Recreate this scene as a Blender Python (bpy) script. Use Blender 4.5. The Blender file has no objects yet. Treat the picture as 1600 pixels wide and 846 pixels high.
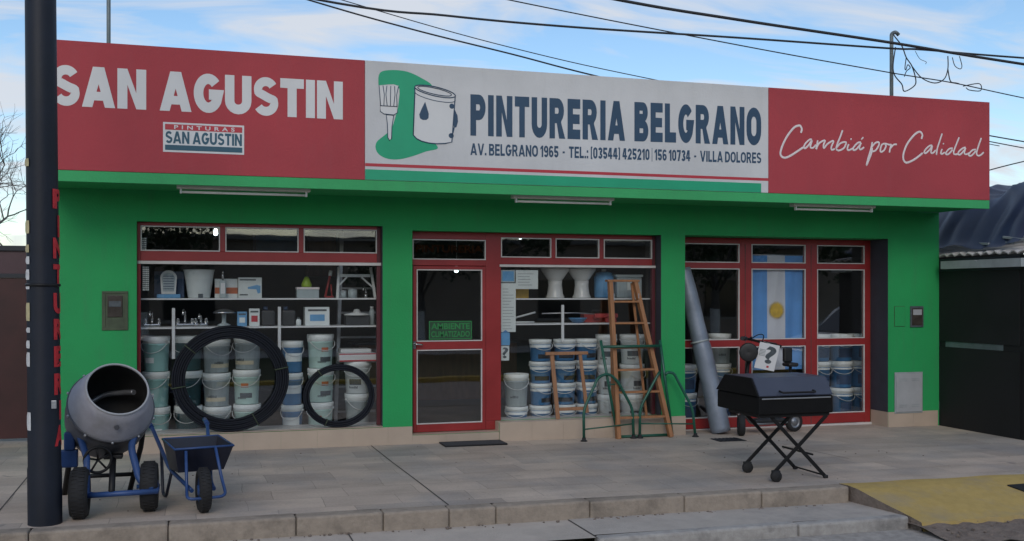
import bpy, bmesh, math, random
from mathutils import Vector, Matrix, Quaternion
R = math.radians
PI = math.pi
random.seed(7)
sc = bpy.context.scene
col = sc.collection

# ------------------------------------------------------------------ camera
cd = bpy.data.cameras.new('camera'); cam = bpy.data.objects.new('camera', cd); col.objects.link(cam)
cam.location = (0, -11.643, 1.8)
cam.rotation_euler = (R(90), 0, R(-17.134))
cd.sensor_width = 36; cd.lens = 36.0; cd.shift_y = 0.0225
cd.clip_start = 0.1; cd.clip_end = 2000
sc.camera = cam
sc.render.resolution_x = 1024; sc.render.resolution_y = 541

# ------------------------------------------------------------------ world: Nishita sky with thin cirrus
SUN_EL, SUN_AZ = 31.0, 198.0       # veiled sun across the street behind the viewer, azimuth from +Y towards +X
w = bpy.data.worlds.new('World'); sc.world = w; w.use_nodes = True
nt = w.node_tree; nt.nodes.clear()
def N(tree, typ, **kw):
    n = tree.nodes.new(typ)
    for k, v in kw.items(): setattr(n, k, v)
    return n
sky = N(nt, 'ShaderNodeTexSky', sky_type='NISHITA', sun_disc=False)
sky.sun_elevation = R(SUN_EL); sky.sun_rotation = R(SUN_AZ)
sky.air_density = 1.0; sky.dust_density = 0.5; sky.ozone_density = 1.2
tc = N(nt, 'ShaderNodeTexCoord'); sep = N(nt, 'ShaderNodeSeparateXYZ')
nt.links.new(tc.outputs['Generated'], sep.inputs[0])
zz = N(nt, 'ShaderNodeMath', operation='ADD'); zz.inputs[1].default_value = 0.16
zm = N(nt, 'ShaderNodeMath', operation='MAXIMUM'); zm.inputs[1].default_value = 0.05
nt.links.new(sep.outputs[2], zm.inputs[0]); nt.links.new(zm.outputs[0], zz.inputs[0])
dv = [N(nt, 'ShaderNodeMath', operation='DIVIDE') for _ in range(2)]
cmb = N(nt, 'ShaderNodeCombineXYZ')
for i in range(2):
    nt.links.new(sep.outputs[i], dv[i].inputs[0]); nt.links.new(zz.outputs[0], dv[i].inputs[1]); nt.links.new(dv[i].outputs[0], cmb.inputs[i])
mp = N(nt, 'ShaderNodeMapping'); mp.inputs['Rotation'].default_value = (0, 0, R(34)); mp.inputs['Scale'].default_value = (0.6, 1.5, 1); mp.inputs['Location'].default_value = (1.3, 4.2, 0)
nt.links.new(cmb.outputs[0], mp.inputs[0])
n1 = N(nt, 'ShaderNodeTexNoise'); n1.inputs['Scale'].default_value = 2.6; n1.inputs['Detail'].default_value = 10; n1.inputs['Roughness'].default_value = 0.55; n1.inputs['Distortion'].default_value = 0.7
nt.links.new(mp.outputs[0], n1.inputs[0])
cr = N(nt, 'ShaderNodeValToRGB'); cr.color_ramp.elements[0].position = 0.44; cr.color_ramp.elements[1].position = 0.63
nt.links.new(n1.outputs['Fac'], cr.inputs[0])
cm = N(nt, 'ShaderNodeMath', operation='MULTIPLY'); cm.inputs[1].default_value = 0.88
nt.links.new(cr.outputs[0], cm.inputs[0])
mx = N(nt, 'ShaderNodeMixRGB'); mx.inputs[2].default_value = (5.3, 5.5, 5.9, 1)
hz = N(nt, 'ShaderNodeMixRGB', blend_type='MIX'); hz.inputs[0].default_value = 0.0
hsv = N(nt, 'ShaderNodeHueSaturation'); hsv.inputs['Saturation'].default_value = 1.14; hsv.inputs['Value'].default_value = 1.12
nt.links.new(sky.outputs[0], hsv.inputs['Color'])
nt.links.new(cm.outputs[0], mx.inputs[0]); nt.links.new(hsv.outputs[0], mx.inputs[1])
bg = N(nt, 'ShaderNodeBackground'); bg.inputs[1].default_value = 0.125
wo = N(nt, 'ShaderNodeOutputWorld')
nt.links.new(mx.outputs[0], bg.inputs[0]); nt.links.new(bg.outputs[0], wo.inputs[0])

# ------------------------------------------------------------------ sun
sl = bpy.data.lights.new('sun', 'SUN'); so = bpy.data.objects.new('sun', sl); col.objects.link(so)
sl.energy = 0.80; sl.angle = R(26); sl.color = (1.0, 0.92, 0.82)
sd = Vector((math.sin(R(SUN_AZ)) * math.cos(R(SUN_EL)), math.cos(R(SUN_AZ)) * math.cos(R(SUN_EL)), math.sin(R(SUN_EL))))
so.rotation_euler = sd.to_track_quat('Z', 'Y').to_euler(); so.location = sd * 60
sc.view_settings.view_transform = 'Standard'; sc.view_settings.look = 'None'
sc.view_settings.gamma = 1.0; sc.view_settings.exposure = 0.1; sc.view_settings.use_curve_mapping = False
if hasattr(sc, 'cycles'):
    sc.cycles.max_bounces = 10; sc.cycles.transparent_max_bounces = 16

# ------------------------------------------------------------------ materials
def mat(name, c, rough=0.6, metal=0.0, var=0.12, scale=6.0, bump=0.0, bscale=60.0, c2=None, spec=0.5, coat=0.0, stretch=(1, 1, 1), detail=5):
    m = bpy.data.materials.new(name); m.use_nodes = True; t = m.node_tree
    p = t.nodes['Principled BSDF']; p.inputs['Roughness'].default_value = rough; p.inputs['Metallic'].default_value = metal
    p.inputs['Specular IOR Level'].default_value = spec; p.inputs['Coat Weight'].default_value = coat
    co = N(t, 'ShaderNodeTexCoord'); mp = N(t, 'ShaderNodeMapping'); mp.inputs['Scale'].default_value = stretch
    t.links.new(co.outputs['Object'], mp.inputs[0])
    n = N(t, 'ShaderNodeTexNoise'); n.inputs['Scale'].default_value = scale; n.inputs['Detail'].default_value = detail; n.inputs['Roughness'].default_value = 0.6
    t.links.new(mp.outputs[0], n.inputs[0])
    r = N(t, 'ShaderNodeValToRGB'); r.color_ramp.elements[0].position = 0.3; r.color_ramp.elements[1].position = 0.7
    a = tuple(x * (1 - var) for x in c) if c2 is None else c
    b = tuple(min(1, x * (1 + var)) for x in c) if c2 is None else c2
    r.color_ramp.elements[0].color = (*a, 1); r.color_ramp.elements[1].color = (*b, 1)
    t.links.new(n.outputs['Fac'], r.inputs[0]); t.links.new(r.outputs[0], p.inputs['Base Color'])
    rr = N(t, 'ShaderNodeMapRange'); rr.inputs['To Min'].default_value = max(0, rough - 0.08); rr.inputs['To Max'].default_value = min(1, rough + 0.08)
    t.links.new(n.outputs['Fac'], rr.inputs['Value']); t.links.new(rr.outputs[0], p.inputs['Roughness'])
    if bump:
        n2 = N(t, 'ShaderNodeTexNoise'); n2.inputs['Scale'].default_value = bscale; n2.inputs['Detail'].default_value = 4
        t.links.new(mp.outputs[0], n2.inputs[0])
        bp = N(t, 'ShaderNodeBump'); bp.inputs['Strength'].default_value = bump; bp.inputs['Distance'].default_value = 0.01
        t.links.new(n2.outputs['Fac'], bp.inputs['Height']); t.links.new(bp.outputs[0], p.inputs['Normal'])
    return m
def glass_mat(name, tint=(0.9, 0.9, 0.9), refl=1.0):
    m = bpy.data.materials.new(name); m.use_nodes = True; t = m.node_tree; t.nodes.clear()
    o = N(t, 'ShaderNodeOutputMaterial'); mi = N(t, 'ShaderNodeMixShader'); tr = N(t, 'ShaderNodeBsdfTransparent'); gl = N(t, 'ShaderNodeBsdfGlossy')
    tr.inputs[0].default_value = (*tint, 1); gl.inputs['Roughness'].default_value = 0.015; gl.inputs[0].default_value = (refl, refl, refl, 1)
    f = N(t, 'ShaderNodeFresnel'); f.inputs[0].default_value = 1.75
    n = N(t, 'ShaderNodeTexNoise'); n.inputs['Scale'].default_value = 1.3; co = N(t, 'ShaderNodeTexCoord'); t.links.new(co.outputs['Object'], n.inputs[0])
    bp = N(t, 'ShaderNodeBump'); bp.inputs['Strength'].default_value = 0.035; bp.inputs['Distance'].default_value = 0.02
    t.links.new(n.outputs['Fac'], bp.inputs['Height']); t.links.new(bp.outputs[0], gl.inputs['Normal'])
    ge = N(t, 'ShaderNodeNewGeometry'); io = N(t, 'ShaderNodeMapRange'); io.inputs['To Min'].default_value = 1.75; io.inputs['To Max'].default_value = 1 / 1.75
    t.links.new(ge.outputs['Backfacing'], io.inputs['Value']); t.links.new(io.outputs[0], f.inputs[0])    # both faces of the pane mirror alike
    t.links.new(f.outputs[0], mi.inputs[0]); t.links.new(tr.outputs[0], mi.inputs[1]); t.links.new(gl.outputs[0], mi.inputs[2]); t.links.new(mi.outputs[0], o.inputs[0])
    return m
def emit_mat(name, c, s):
    m = bpy.data.materials.new(name); m.use_nodes = True; t = m.node_tree; p = t.nodes['Principled BSDF']
    p.inputs['Base Color'].default_value = (0.8, 0.8, 0.8, 1); p.inputs['Emission Color'].default_value = (*c, 1); p.inputs['Emission Strength'].default_value = s
    return m
def worn_wall(name, c, dirt, amt=0.25):
    """painted render: broad tone changes, fine grain and dirty runs"""
    m = mat(name, c, 0.75, var=0.10, scale=0.9, bump=0.25, bscale=45)
    t = m.node_tree; p = t.nodes['Principled BSDF']; src = p.inputs['Base Color'].links[0].from_socket
    co = N(t, 'ShaderNodeTexCoord'); mp = N(t, 'ShaderNodeMapping'); mp.inputs['Scale'].default_value = (3.5, 3.5, 0.5); t.links.new(co.outputs['Object'], mp.inputs[0])
    n = N(t, 'ShaderNodeTexNoise'); n.inputs['Scale'].default_value = 2.2; n.inputs['Detail'].default_value = 8; n.inputs['Roughness'].default_value = 0.7; t.links.new(mp.outputs[0], n.inputs[0])
    r = N(t, 'ShaderNodeValToRGB'); r.color_ramp.elements[0].position = 0.52; r.color_ramp.elements[1].position = 0.8; r.color_ramp.elements[1].color = (amt, amt, amt, 1)
    t.links.new(n.outputs['Fac'], r.inputs[0])
    x = N(t, 'ShaderNodeMixRGB'); x.inputs[2].default_value = (*dirt, 1); t.links.new(r.outputs[0], x.inputs[0]); t.links.new(src, x.inputs[1]); t.links.new(x.outputs[0], p.inputs['Base Color'])
    return m
def paving_mat():
    m = bpy.data.materials.new('paving'); m.use_nodes = True; t = m.node_tree; p = t.nodes['Principled BSDF']
    co = N(t, 'ShaderNodeTexCoord'); L = t.links.new
    br = N(t, 'ShaderNodeTexBrick'); br.offset = 0.37; br.inputs['Scale'].default_value = 1.0; br.inputs['Brick Width'].default_value = 0.62; br.inputs['Row Height'].default_value = 0.41
    br.inputs['Mortar Size'].default_value = 0.004; br.inputs['Mortar Smooth'].default_value = 0.6; br.inputs['Bias'].default_value = 0.0
    br.inputs['Color1'].default_value = (0.42, 0.35, 0.29, 1); br.inputs['Color2'].default_value = (0.55, 0.46, 0.375, 1); br.inputs['Mortar'].default_value = (0.31, 0.26, 0.215, 1)
    # the slabs are not laid to a perfect grid
    nd = N(t, 'ShaderNodeTexNoise'); nd.inputs['Scale'].default_value = 1.6; L(co.outputs['Object'], nd.inputs[0])
    ad = N(t, 'ShaderNodeMixRGB', blend_type='LINEAR_LIGHT'); ad.inputs[0].default_value = 0.03; L(co.outputs['Object'], ad.inputs[1]); L(nd.outputs['Color'], ad.inputs[2]); L(ad.outputs[0], br.inputs[0])
    n = N(t, 'ShaderNodeTexNoise'); n.inputs['Scale'].default_value = 0.62; n.inputs['Detail'].default_value = 7; n.inputs['Roughness'].default_value = 0.62; L(co.outputs['Object'], n.inputs[0])
    r = N(t, 'ShaderNodeValToRGB'); r.color_ramp.elements[0].position = 0.47; r.color_ramp.elements[1].position = 0.62; L(n.outputs['Fac'], r.inputs[0])
    sm = N(t, 'ShaderNodeMath', operation='MULTIPLY'); sm.inputs[1].default_value = 0.6; L(r.outputs[0], sm.inputs[0])
    a = N(t, 'ShaderNodeMixRGB'); a.inputs[2].default_value = (0.315, 0.30, 0.29, 1); L(sm.outputs[0], a.inputs[0]); L(br.outputs['Color'], a.inputs[1])
    b2 = N(t, 'ShaderNodeTexBrick'); b2.offset = 0.41; b2.inputs['Scale'].default_value = 1.0; b2.inputs['Brick Width'].default_value = 1.24; b2.inputs['Row Height'].default_value = 0.82; b2.inputs['Mortar Size'].default_value = 0.0
    b2.inputs['Color1'].default_value = (0.78, 0.785, 0.80, 1); b2.inputs['Color2'].default_value = (1.12, 1.06, 1.02, 1); b2.inputs['Mortar'].default_value = (1, 1, 1, 1); L(ad.outputs[0], b2.inputs[0])
    a2 = N(t, 'ShaderNodeMixRGB', blend_type='MULTIPLY'); a2.inputs[0].default_value = 0.6; L(a.outputs[0], a2.inputs[1]); L(b2.outputs[0], a2.inputs[2]); a = a2
    # dragged, streaky wash marks along the shop front
    mp = N(t, 'ShaderNodeMapping'); mp.inputs['Scale'].default_value = (0.9, 1.9, 1); L(co.outputs['Object'], mp.inputs[0])
    n3 = N(t, 'ShaderNodeTexNoise'); n3.inputs['Scale'].default_value = 1.7; n3.inputs['Detail'].default_value = 6; L(mp.outputs[0], n3.inputs[0])
    r3 = N(t, 'ShaderNodeMapRange'); r3.inputs['From Min'].default_value = 0.3; r3.inputs['From Max'].default_value = 0.7; r3.inputs['To Min'].default_value = 0.84; r3.inputs['To Max'].default_value = 1.1; L(n3.outputs['Fac'], r3.inputs['Value'])
    b = N(t, 'ShaderNodeMixRGB', blend_type='MULTIPLY'); b.inputs[0].default_value = 1; L(a.outputs[0], b.inputs[1]); L(r3.outputs[0], b.inputs[2])
    n4 = N(t, 'ShaderNodeTexNoise'); n4.inputs['Scale'].default_value = 45; n4.inputs['Detail'].default_value = 6; L(co.outputs['Object'], n4.inputs[0])
    r4 = N(t, 'ShaderNodeMapRange'); r4.inputs['To Min'].default_value = 0.8; r4.inputs['To Max'].default_value = 1.2; L(n4.outputs['Fac'], r4.inputs['Value'])
    c = N(t, 'ShaderNodeMixRGB', blend_type='MULTIPLY'); c.inputs[0].default_value = 1; L(b.outputs[0], c.inputs[1]); L(r4.outputs[0], c.inputs[2])
    # dark spots of gum, oil and drips
    v = N(t, 'ShaderNodeTexNoise'); v.inputs['Scale'].default_value = 5.2; v.inputs['Detail'].default_value = 3; v.inputs['Distortion'].default_value = 0.6; L(co.outputs['Object'], v.inputs[0])
    rv = N(t, 'ShaderNodeValToRGB'); rv.color_ramp.elements[0].position = 0.68; rv.color_ramp.elements[1].position = 0.76; rv.color_ramp.elements[1].color = (0.5, 0.5, 0.5, 1); L(v.outputs['Fac'], rv.inputs[0])
    e = N(t, 'ShaderNodeMixRGB'); e.inputs[2].default_value = (0.13, 0.12, 0.115, 1); L(rv.outputs[0], e.inputs[0]); L(c.outputs[0], e.inputs[1])
    L(e.outputs[0], p.inputs['Base Color']); p.inputs['Roughness'].default_value = 0.72
    bp = N(t, 'ShaderNodeBump'); bp.inputs['Strength'].default_value = 0.35; bp.inputs['Distance'].default_value = 0.006
    mu = N(t, 'ShaderNodeMath', operation='MULTIPLY_ADD'); mu.inputs[1].default_value = -2.0; L(br.outputs['Fac'], mu.inputs[0]); L(n4.outputs['Fac'], mu.inputs[2])
    L(mu.outputs[0], bp.inputs['Height']); L(bp.outputs[0], p.inputs['Normal'])
    return m
def dirty(name, c1, c2, dark, rough=0.85, s=1.2, lo=0.5, hi=0.72, bump=0.5, bs=50):
    m = mat(name, c1, rough, c2=c2, scale=s * 6, bump=bump, bscale=bs)
    t = m.node_tree; p = t.nodes['Principled BSDF']; src = p.inputs['Base Color'].links[0].from_socket; L = t.links.new
    co = N(t, 'ShaderNodeTexCoord'); n = N(t, 'ShaderNodeTexNoise'); n.inputs['Scale'].default_value = s; n.inputs['Detail'].default_value = 9; n.inputs['Roughness'].default_value = 0.68; L(co.outputs['Object'], n.inputs[0])
    r = N(t, 'ShaderNodeValToRGB'); r.color_ramp.elements[0].position = lo; r.color_ramp.elements[1].position = hi; r.color_ramp.elements[1].color = (0.85, 0.85, 0.85, 1); L(n.outputs['Fac'], r.inputs[0])
    x = N(t, 'ShaderNodeMixRGB'); x.inputs[2].default_value = (*dark, 1); L(r.outputs[0], x.inputs[0]); L(src, x.inputs[1]); L(x.outputs[0], p.inputs['Base Color'])
    return m

M = {}
M['green'] = worn_wall('green_paint', (0.014, 0.305, 0.085), (0.05, 0.20, 0.09), 0.45)
M['green_trim'] = worn_wall('green_trim', (0.04, 0.36, 0.12), (0.05, 0.2, 0.09), 0.3)
M['tile'] = mat('beige_tile', (0.45, 0.36, 0.28), 0.45, var=0.07, scale=2.5, bump=0.05)
M['red'] = mat('red_frame_paint', (0.27, 0.022, 0.022), 0.38, var=0.12, scale=3)
M['reveal'] = mat('dark_reveal', (0.036, 0.040, 0.056), 0.6, var=0.15)
M['stile'] = mat('shaded_red_stile', (0.085, 0.014, 0.02), 0.5, var=0.15)  # darker copy of the red frame paint, shade of the recess put into the colour
M['bead'] = mat('pale_glazing_bead', (0.55, 0.52, 0.5), 0.4, var=0.1)
M['sign_red'] = worn_wall('sign_red_vinyl', (0.385, 0.046, 0.058), (0.32, 0.07, 0.08), 0.35)
M['sign_white'] = worn_wall('sign_white_vinyl', (0.58, 0.58, 0.585), (0.47, 0.465, 0.46), 0.35)
M['print_white'] = mat('print_white', (0.64, 0.64, 0.64), 0.5, var=0.05, scale=1.5)
M['print_navy'] = mat('print_navy', (0.022, 0.060, 0.115), 0.5, var=0.1, scale=2)
M['print_teal'] = mat('print_teal', (0.02, 0.085, 0.13), 0.5, var=0.1, scale=2)
M['print_green'] = mat('print_green', (0.01, 0.34, 0.17), 0.5, var=0.08, scale=2)
M['print_red'] = mat('print_red', (0.45, 0.03, 0.045), 0.5, var=0.08, scale=2)
M['print_pink'] = mat('script_white', (0.74, 0.66, 0.66), 0.5, var=0.05)
M['roof'] = mat('roof_membrane', (0.2, 0.19, 0.18), 0.9, bump=0.3)
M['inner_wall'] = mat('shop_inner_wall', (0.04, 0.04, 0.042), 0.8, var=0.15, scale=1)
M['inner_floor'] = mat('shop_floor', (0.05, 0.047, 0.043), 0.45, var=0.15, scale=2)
M['glass'] = glass_mat('window_glass', (0.985, 0.99, 0.99))
M['paving'] = paving_mat()
M['kerb'] = dirty('kerb_concrete', (0.27, 0.225, 0.18), (0.36, 0.30, 0.24), (0.10, 0.083, 0.066), s=2.6, lo=.47, hi=.74)
M['pale_walk'] = dirty('pale_walk', (0.62, 0.58, 0.52), (0.70, 0.66, 0.60), (0.45, 0.42, 0.38), s=.6)
M['whitewash'] = mat('whitewash', (0.70, 0.69, 0.66), 0.8, var=0.12, scale=9)
M['apron'] = dirty('apron_concrete', (0.38, 0.34, 0.30), (0.46, 0.415, 0.365), (0.24, 0.225, 0.215), s=1.1)
M['apron_light'] = dirty('apron_light', (0.44, 0.385, 0.33), (0.51, 0.45, 0.385), (0.33, 0.295, 0.26), s=0.9)
M['lip'] = dirty('kerb_lip', (0.30, 0.28, 0.26), (0.42, 0.40, 0.37), (0.12, 0.115, 0.11), s=2.4)
M['yellow'] = dirty('yellow_ramp_paint', (0.40, 0.28, 0.085), (0.47, 0.335, 0.11), (0.31, 0.255, 0.17), s=1.9, lo=0.5, hi=0.75)
M['yellow2'] = dirty('yellow_kerb_paint', (0.55, 0.38, 0.06), (0.62, 0.44, 0.08), (0.3, 0.25, 0.15), s=2)
M['asphalt'] = mat('worn_road', (0.34, 0.315, 0.285), 0.9, var=0.25, scale=14, bump=0.6, bscale=120)
M['soil'] = dirty('soil', (0.16, 0.125, 0.10), (0.24, 0.19, 0.155), (0.07, 0.055, 0.045), s=3.5, bump=1.0)
M['terrain'] = mat('terrain_dirt', (0.16, 0.14, 0.11), 0.95, var=0.3, scale=0.6)
M['grass'] = mat('verge_grass', (0.045, 0.06, 0.022), 0.95, var=0.35, scale=2.0)
M['joint'] = mat('joint_dirt', (0.07, 0.063, 0.058), 0.95, var=0.2)
M['navy'] = mat('pole_navy_paint', (0.008, 0.011, 0.020), 0.55, spec=0.35, var=0.25, scale=4, bump=0.15, bscale=30)
M['pole_red'] = mat('pole_red_paint', (0.50, 0.022, 0.03), 0.6, var=0.2, scale=15)
M['pole_cream'] = mat('pole_cream_paint', (0.5, 0.43, 0.24), 0.6, var=0.2, scale=15)
M['pole_white'] = mat('pole_white_paint', (0.6, 0.6, 0.6), 0.6, var=0.2, scale=15)
M['grill_black'] = mat('grill_black', (0.006, 0.006, 0.0065), 0.65, var=0.2, scale=10, spec=0.18)
M['black_metal'] = mat('black_metal', (0.008, 0.008, 0.009), 0.5, spec=0.3, var=0.2, scale=10)
M['black_plastic'] = mat('black_plastic', (0.012, 0.012, 0.013), 0.5, var=0.2, scale=10)
M['rubber'] = mat('tyre_rubber', (0.013, 0.013, 0.014), 0.8, var=0.25, scale=12, bump=0.2)
M['hose'] = mat('black_hose', (0.006, 0.008, 0.014), 0.7, spec=0.3, var=0.3, scale=9)
M['lid_metal'] = mat('grill_lid_enamel', (0.05, 0.058, 0.085), 0.34, var=0.08, scale=3)
M['blue_frame'] = mat('blue_tube_paint', (0.022, 0.06, 0.18), 0.42, var=0.2, scale=8)
M['barrow_tray'] = mat('barrow_tray_paint', (0.009, 0.012, 0.026), 0.45, var=0.25, scale=7)
M['drum'] = dirty('mixer_drum_grey', (0.29, 0.29, 0.33), (0.34, 0.34, 0.38), (0.24, 0.235, 0.235), rough=0.48, s=3.2, lo=.5, hi=.7, bump=.12, bs=30)
M['drum_low'] = mat('mixer_drum_dark', (0.085, 0.088, 0.10), 0.5, var=0.25, scale=3)
M['drum_in'] = mat('mixer_drum_inside', (0.016, 0.016, 0.016), 0.7, var=0.3, scale=8)
M['green_tube'] = mat('green_tube_enamel', (0.010, 0.085, 0.055), 0.35, var=0.2, scale=8)
M['wood'] = mat('ladder_wood', (0.30, 0.135, 0.055), 0.55, var=0.22, scale=4, stretch=(9, 9, 0.8), bump=0.15)
M['wood2'] = mat('frame_wood', (0.30, 0.15, 0.075), 0.6, var=0.2, scale=4, stretch=(9, 9, 0.8), bump=0.15)
M['wood_dark'] = mat('cabinet_wood', (0.16, 0.07, 0.03), 0.55, var=0.2, scale=3, stretch=(8, 8, 0.8))
M['steel'] = mat('bare_steel', (0.45, 0.46, 0.48), 0.35, metal=0.8, var=0.15)
M['chrome'] = mat('chrome', (0.6, 0.61, 0.62), 0.15, metal=1.0, var=0.05)
M['membrane'] = mat('rolled_membrane', (0.20, 0.23, 0.28), 0.42, metal=0.25, var=0.22, scale=3.5, bump=0.3, bscale=9)
M['shelf'] = mat('white_shelf', (0.66, 0.67, 0.67), 0.45, var=0.06)
M['gas_box'] = mat('grey_cabinet', (0.36, 0.37, 0.38), 0.5, var=0.08)
M['meter'] = mat('meter_frame', (0.055, 0.075, 0.04), 0.6, var=0.3, scale=10)
M['meter_glass'] = mat('meter_window', (0.055, 0.045, 0.038), 0.25, var=0.3, scale=12)
M['fixture'] = mat('fixture_white', (0.62, 0.60, 0.56), 0.45, var=0.08)
M['tube'] = mat('unlit_tube', (0.75, 0.74, 0.70), 0.3, var=0.04)
M['mast'] = mat('galvanised_mast', (0.16, 0.19, 0.20), 0.5, metal=0.4, var=0.2)
M['wire'] = mat('cable', (0.02, 0.021, 0.025), 0.6)
M['white_pl'] = mat('white_plastic', (0.62, 0.64, 0.63), 0.4, var=0.05)
M['lid_white'] = mat('bucket_lid_white', (0.82, 0.86, 0.84), 0.4, var=0.06)
M['aqua'] = mat('bucket_aqua', (0.33, 0.60, 0.57), 0.42, var=0.08)
M['aqua_l'] = mat('bucket_pale_aqua', (0.52, 0.72, 0.66), 0.42, var=0.08)
M['blue'] = mat('bucket_blue', (0.06, 0.20, 0.40), 0.4, var=0.12)
M['dkgreen'] = mat('bucket_bottle_green', (0.022, 0.075, 0.085), 0.4, var=0.12)
M['greyt'] = mat('bucket_grey', (0.36, 0.42, 0.43), 0.45, var=0.1, scale=5, stretch=(6, 6, 0.7))
M['dark'] = mat('bucket_charcoal', (0.03, 0.032, 0.036), 0.4, var=0.15)
M['wht'] = mat('bucket_white', (0.68, 0.73, 0.72), 0.42, var=0.06)
M['orange'] = mat('label_orange', (0.45, 0.12, 0.045), 0.5, var=0.2, scale=25)
M['cream'] = mat('label_cream', (0.55, 0.50, 0.36), 0.5, var=0.12, scale=20)
M['ink'] = mat('label_ink', (0.07, 0.085, 0.095), 0.5, var=0.3, scale=30)
M['paper'] = mat('paper', (0.60, 0.64, 0.62), 0.7, var=0.05)
M['carton_blue'] = mat('carton_navy', (0.04, 0.075, 0.15), 0.5, var=0.2)
M['sky_blue'] = mat('print_light_blue', (0.12, 0.32, 0.55), 0.5, var=0.12)
M['flag_blue'] = mat('flag_sky_blue', (0.10, 0.29, 0.62), 0.75, var=0.1, scale=4)
M['flag_white'] = mat('flag_white', (0.55, 0.56, 0.60), 0.75, var=0.06, scale=4)
M['flag_sun'] = mat('flag_sun', (0.55, 0.36, 0.035), 0.7, var=0.2, scale=20)
M['ceramic'] = mat('white_ceramic', (0.60, 0.60, 0.58), 0.18, var=0.04)
M['lime'] = mat('lime_plastic', (0.30, 0.45, 0.03), 0.4, var=0.1)
M['red_pl'] = mat('red_plastic', (0.35, 0.03, 0.03), 0.4, var=0.15)
M['yellow_pl'] = mat('yellow_plastic', (0.55, 0.33, 0.04), 0.4, var=0.15)
M['led_green'] = mat('sticker_green', (0.02, 0.20, 0.05), 0.5, var=0.1)
M['sticker_bg'] = mat('sticker_dark', (0.015, 0.06, 0.025), 0.5, var=0.1)
M['gilt'] = mat('faded_gilt_letters', (0.022, 0.009, 0.004), 1.0, var=0.5, scale=12, spec=0.0)
M['gate'] = mat('oxide_red_gate', (0.05, 0.012, 0.012), 0.5, var=0.3, scale=2.0)
M['gate_top'] = mat('gate_plum_panel', (0.075, 0.035, 0.045), 0.5, var=0.2, scale=3)
M['gate_dark'] = mat('gate_dark_rail', (0.018, 0.02, 0.03), 0.5, var=0.2)
M['carport'] = mat('carport_black', (0.006, 0.0062, 0.007), 0.7, var=0.3, scale=3)
M['zinc'] = mat('zinc_roof', (0.50, 0.48, 0.46), 0.6, metal=0.0, var=0.2, scale=4)
M['gutter'] = mat('gutter_grey', (0.30, 0.33, 0.335), 0.5, var=0.15)
M['tarp'] = mat('navy_tarp', (0.016, 0.026, 0.058), 0.40, var=0.2, scale=3, bump=0.08, bscale=8)
M['bark'] = mat('grey_bark', (0.12, 0.105, 0.095), 0.9, var=0.3, scale=9, bump=0.5)
M['leaf'] = mat('street_leaf', (0.03, 0.055, 0.018), 0.6, var=0.45, scale=3)
M['house'] = worn_wall('house_render', (0.33, 0.27, 0.22), (0.18, 0.15, 0.13), 0.4)
M['mat_fibre'] = mat('door_mat_fibre', (0.045, 0.047, 0.055), 0.95, var=0.25, scale=60, bump=0.6, bscale=150)
M['pewter'] = mat('scooter_silver', (0.24, 0.25, 0.27), 0.35, metal=0.6, var=0.1)
M['bulb'] = emit_mat('lit_bulb', (0.72, 0.95, 1.0), 9.0)
M['van_white'] = mat('van_white_paint', (0.70, 0.70, 0.70), 0.3, var=0.03, coat=0.4)
M['van_glass'] = mat('van_dark_glass', (0.02, 0.022, 0.025), 0.1, var=0.1)

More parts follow.
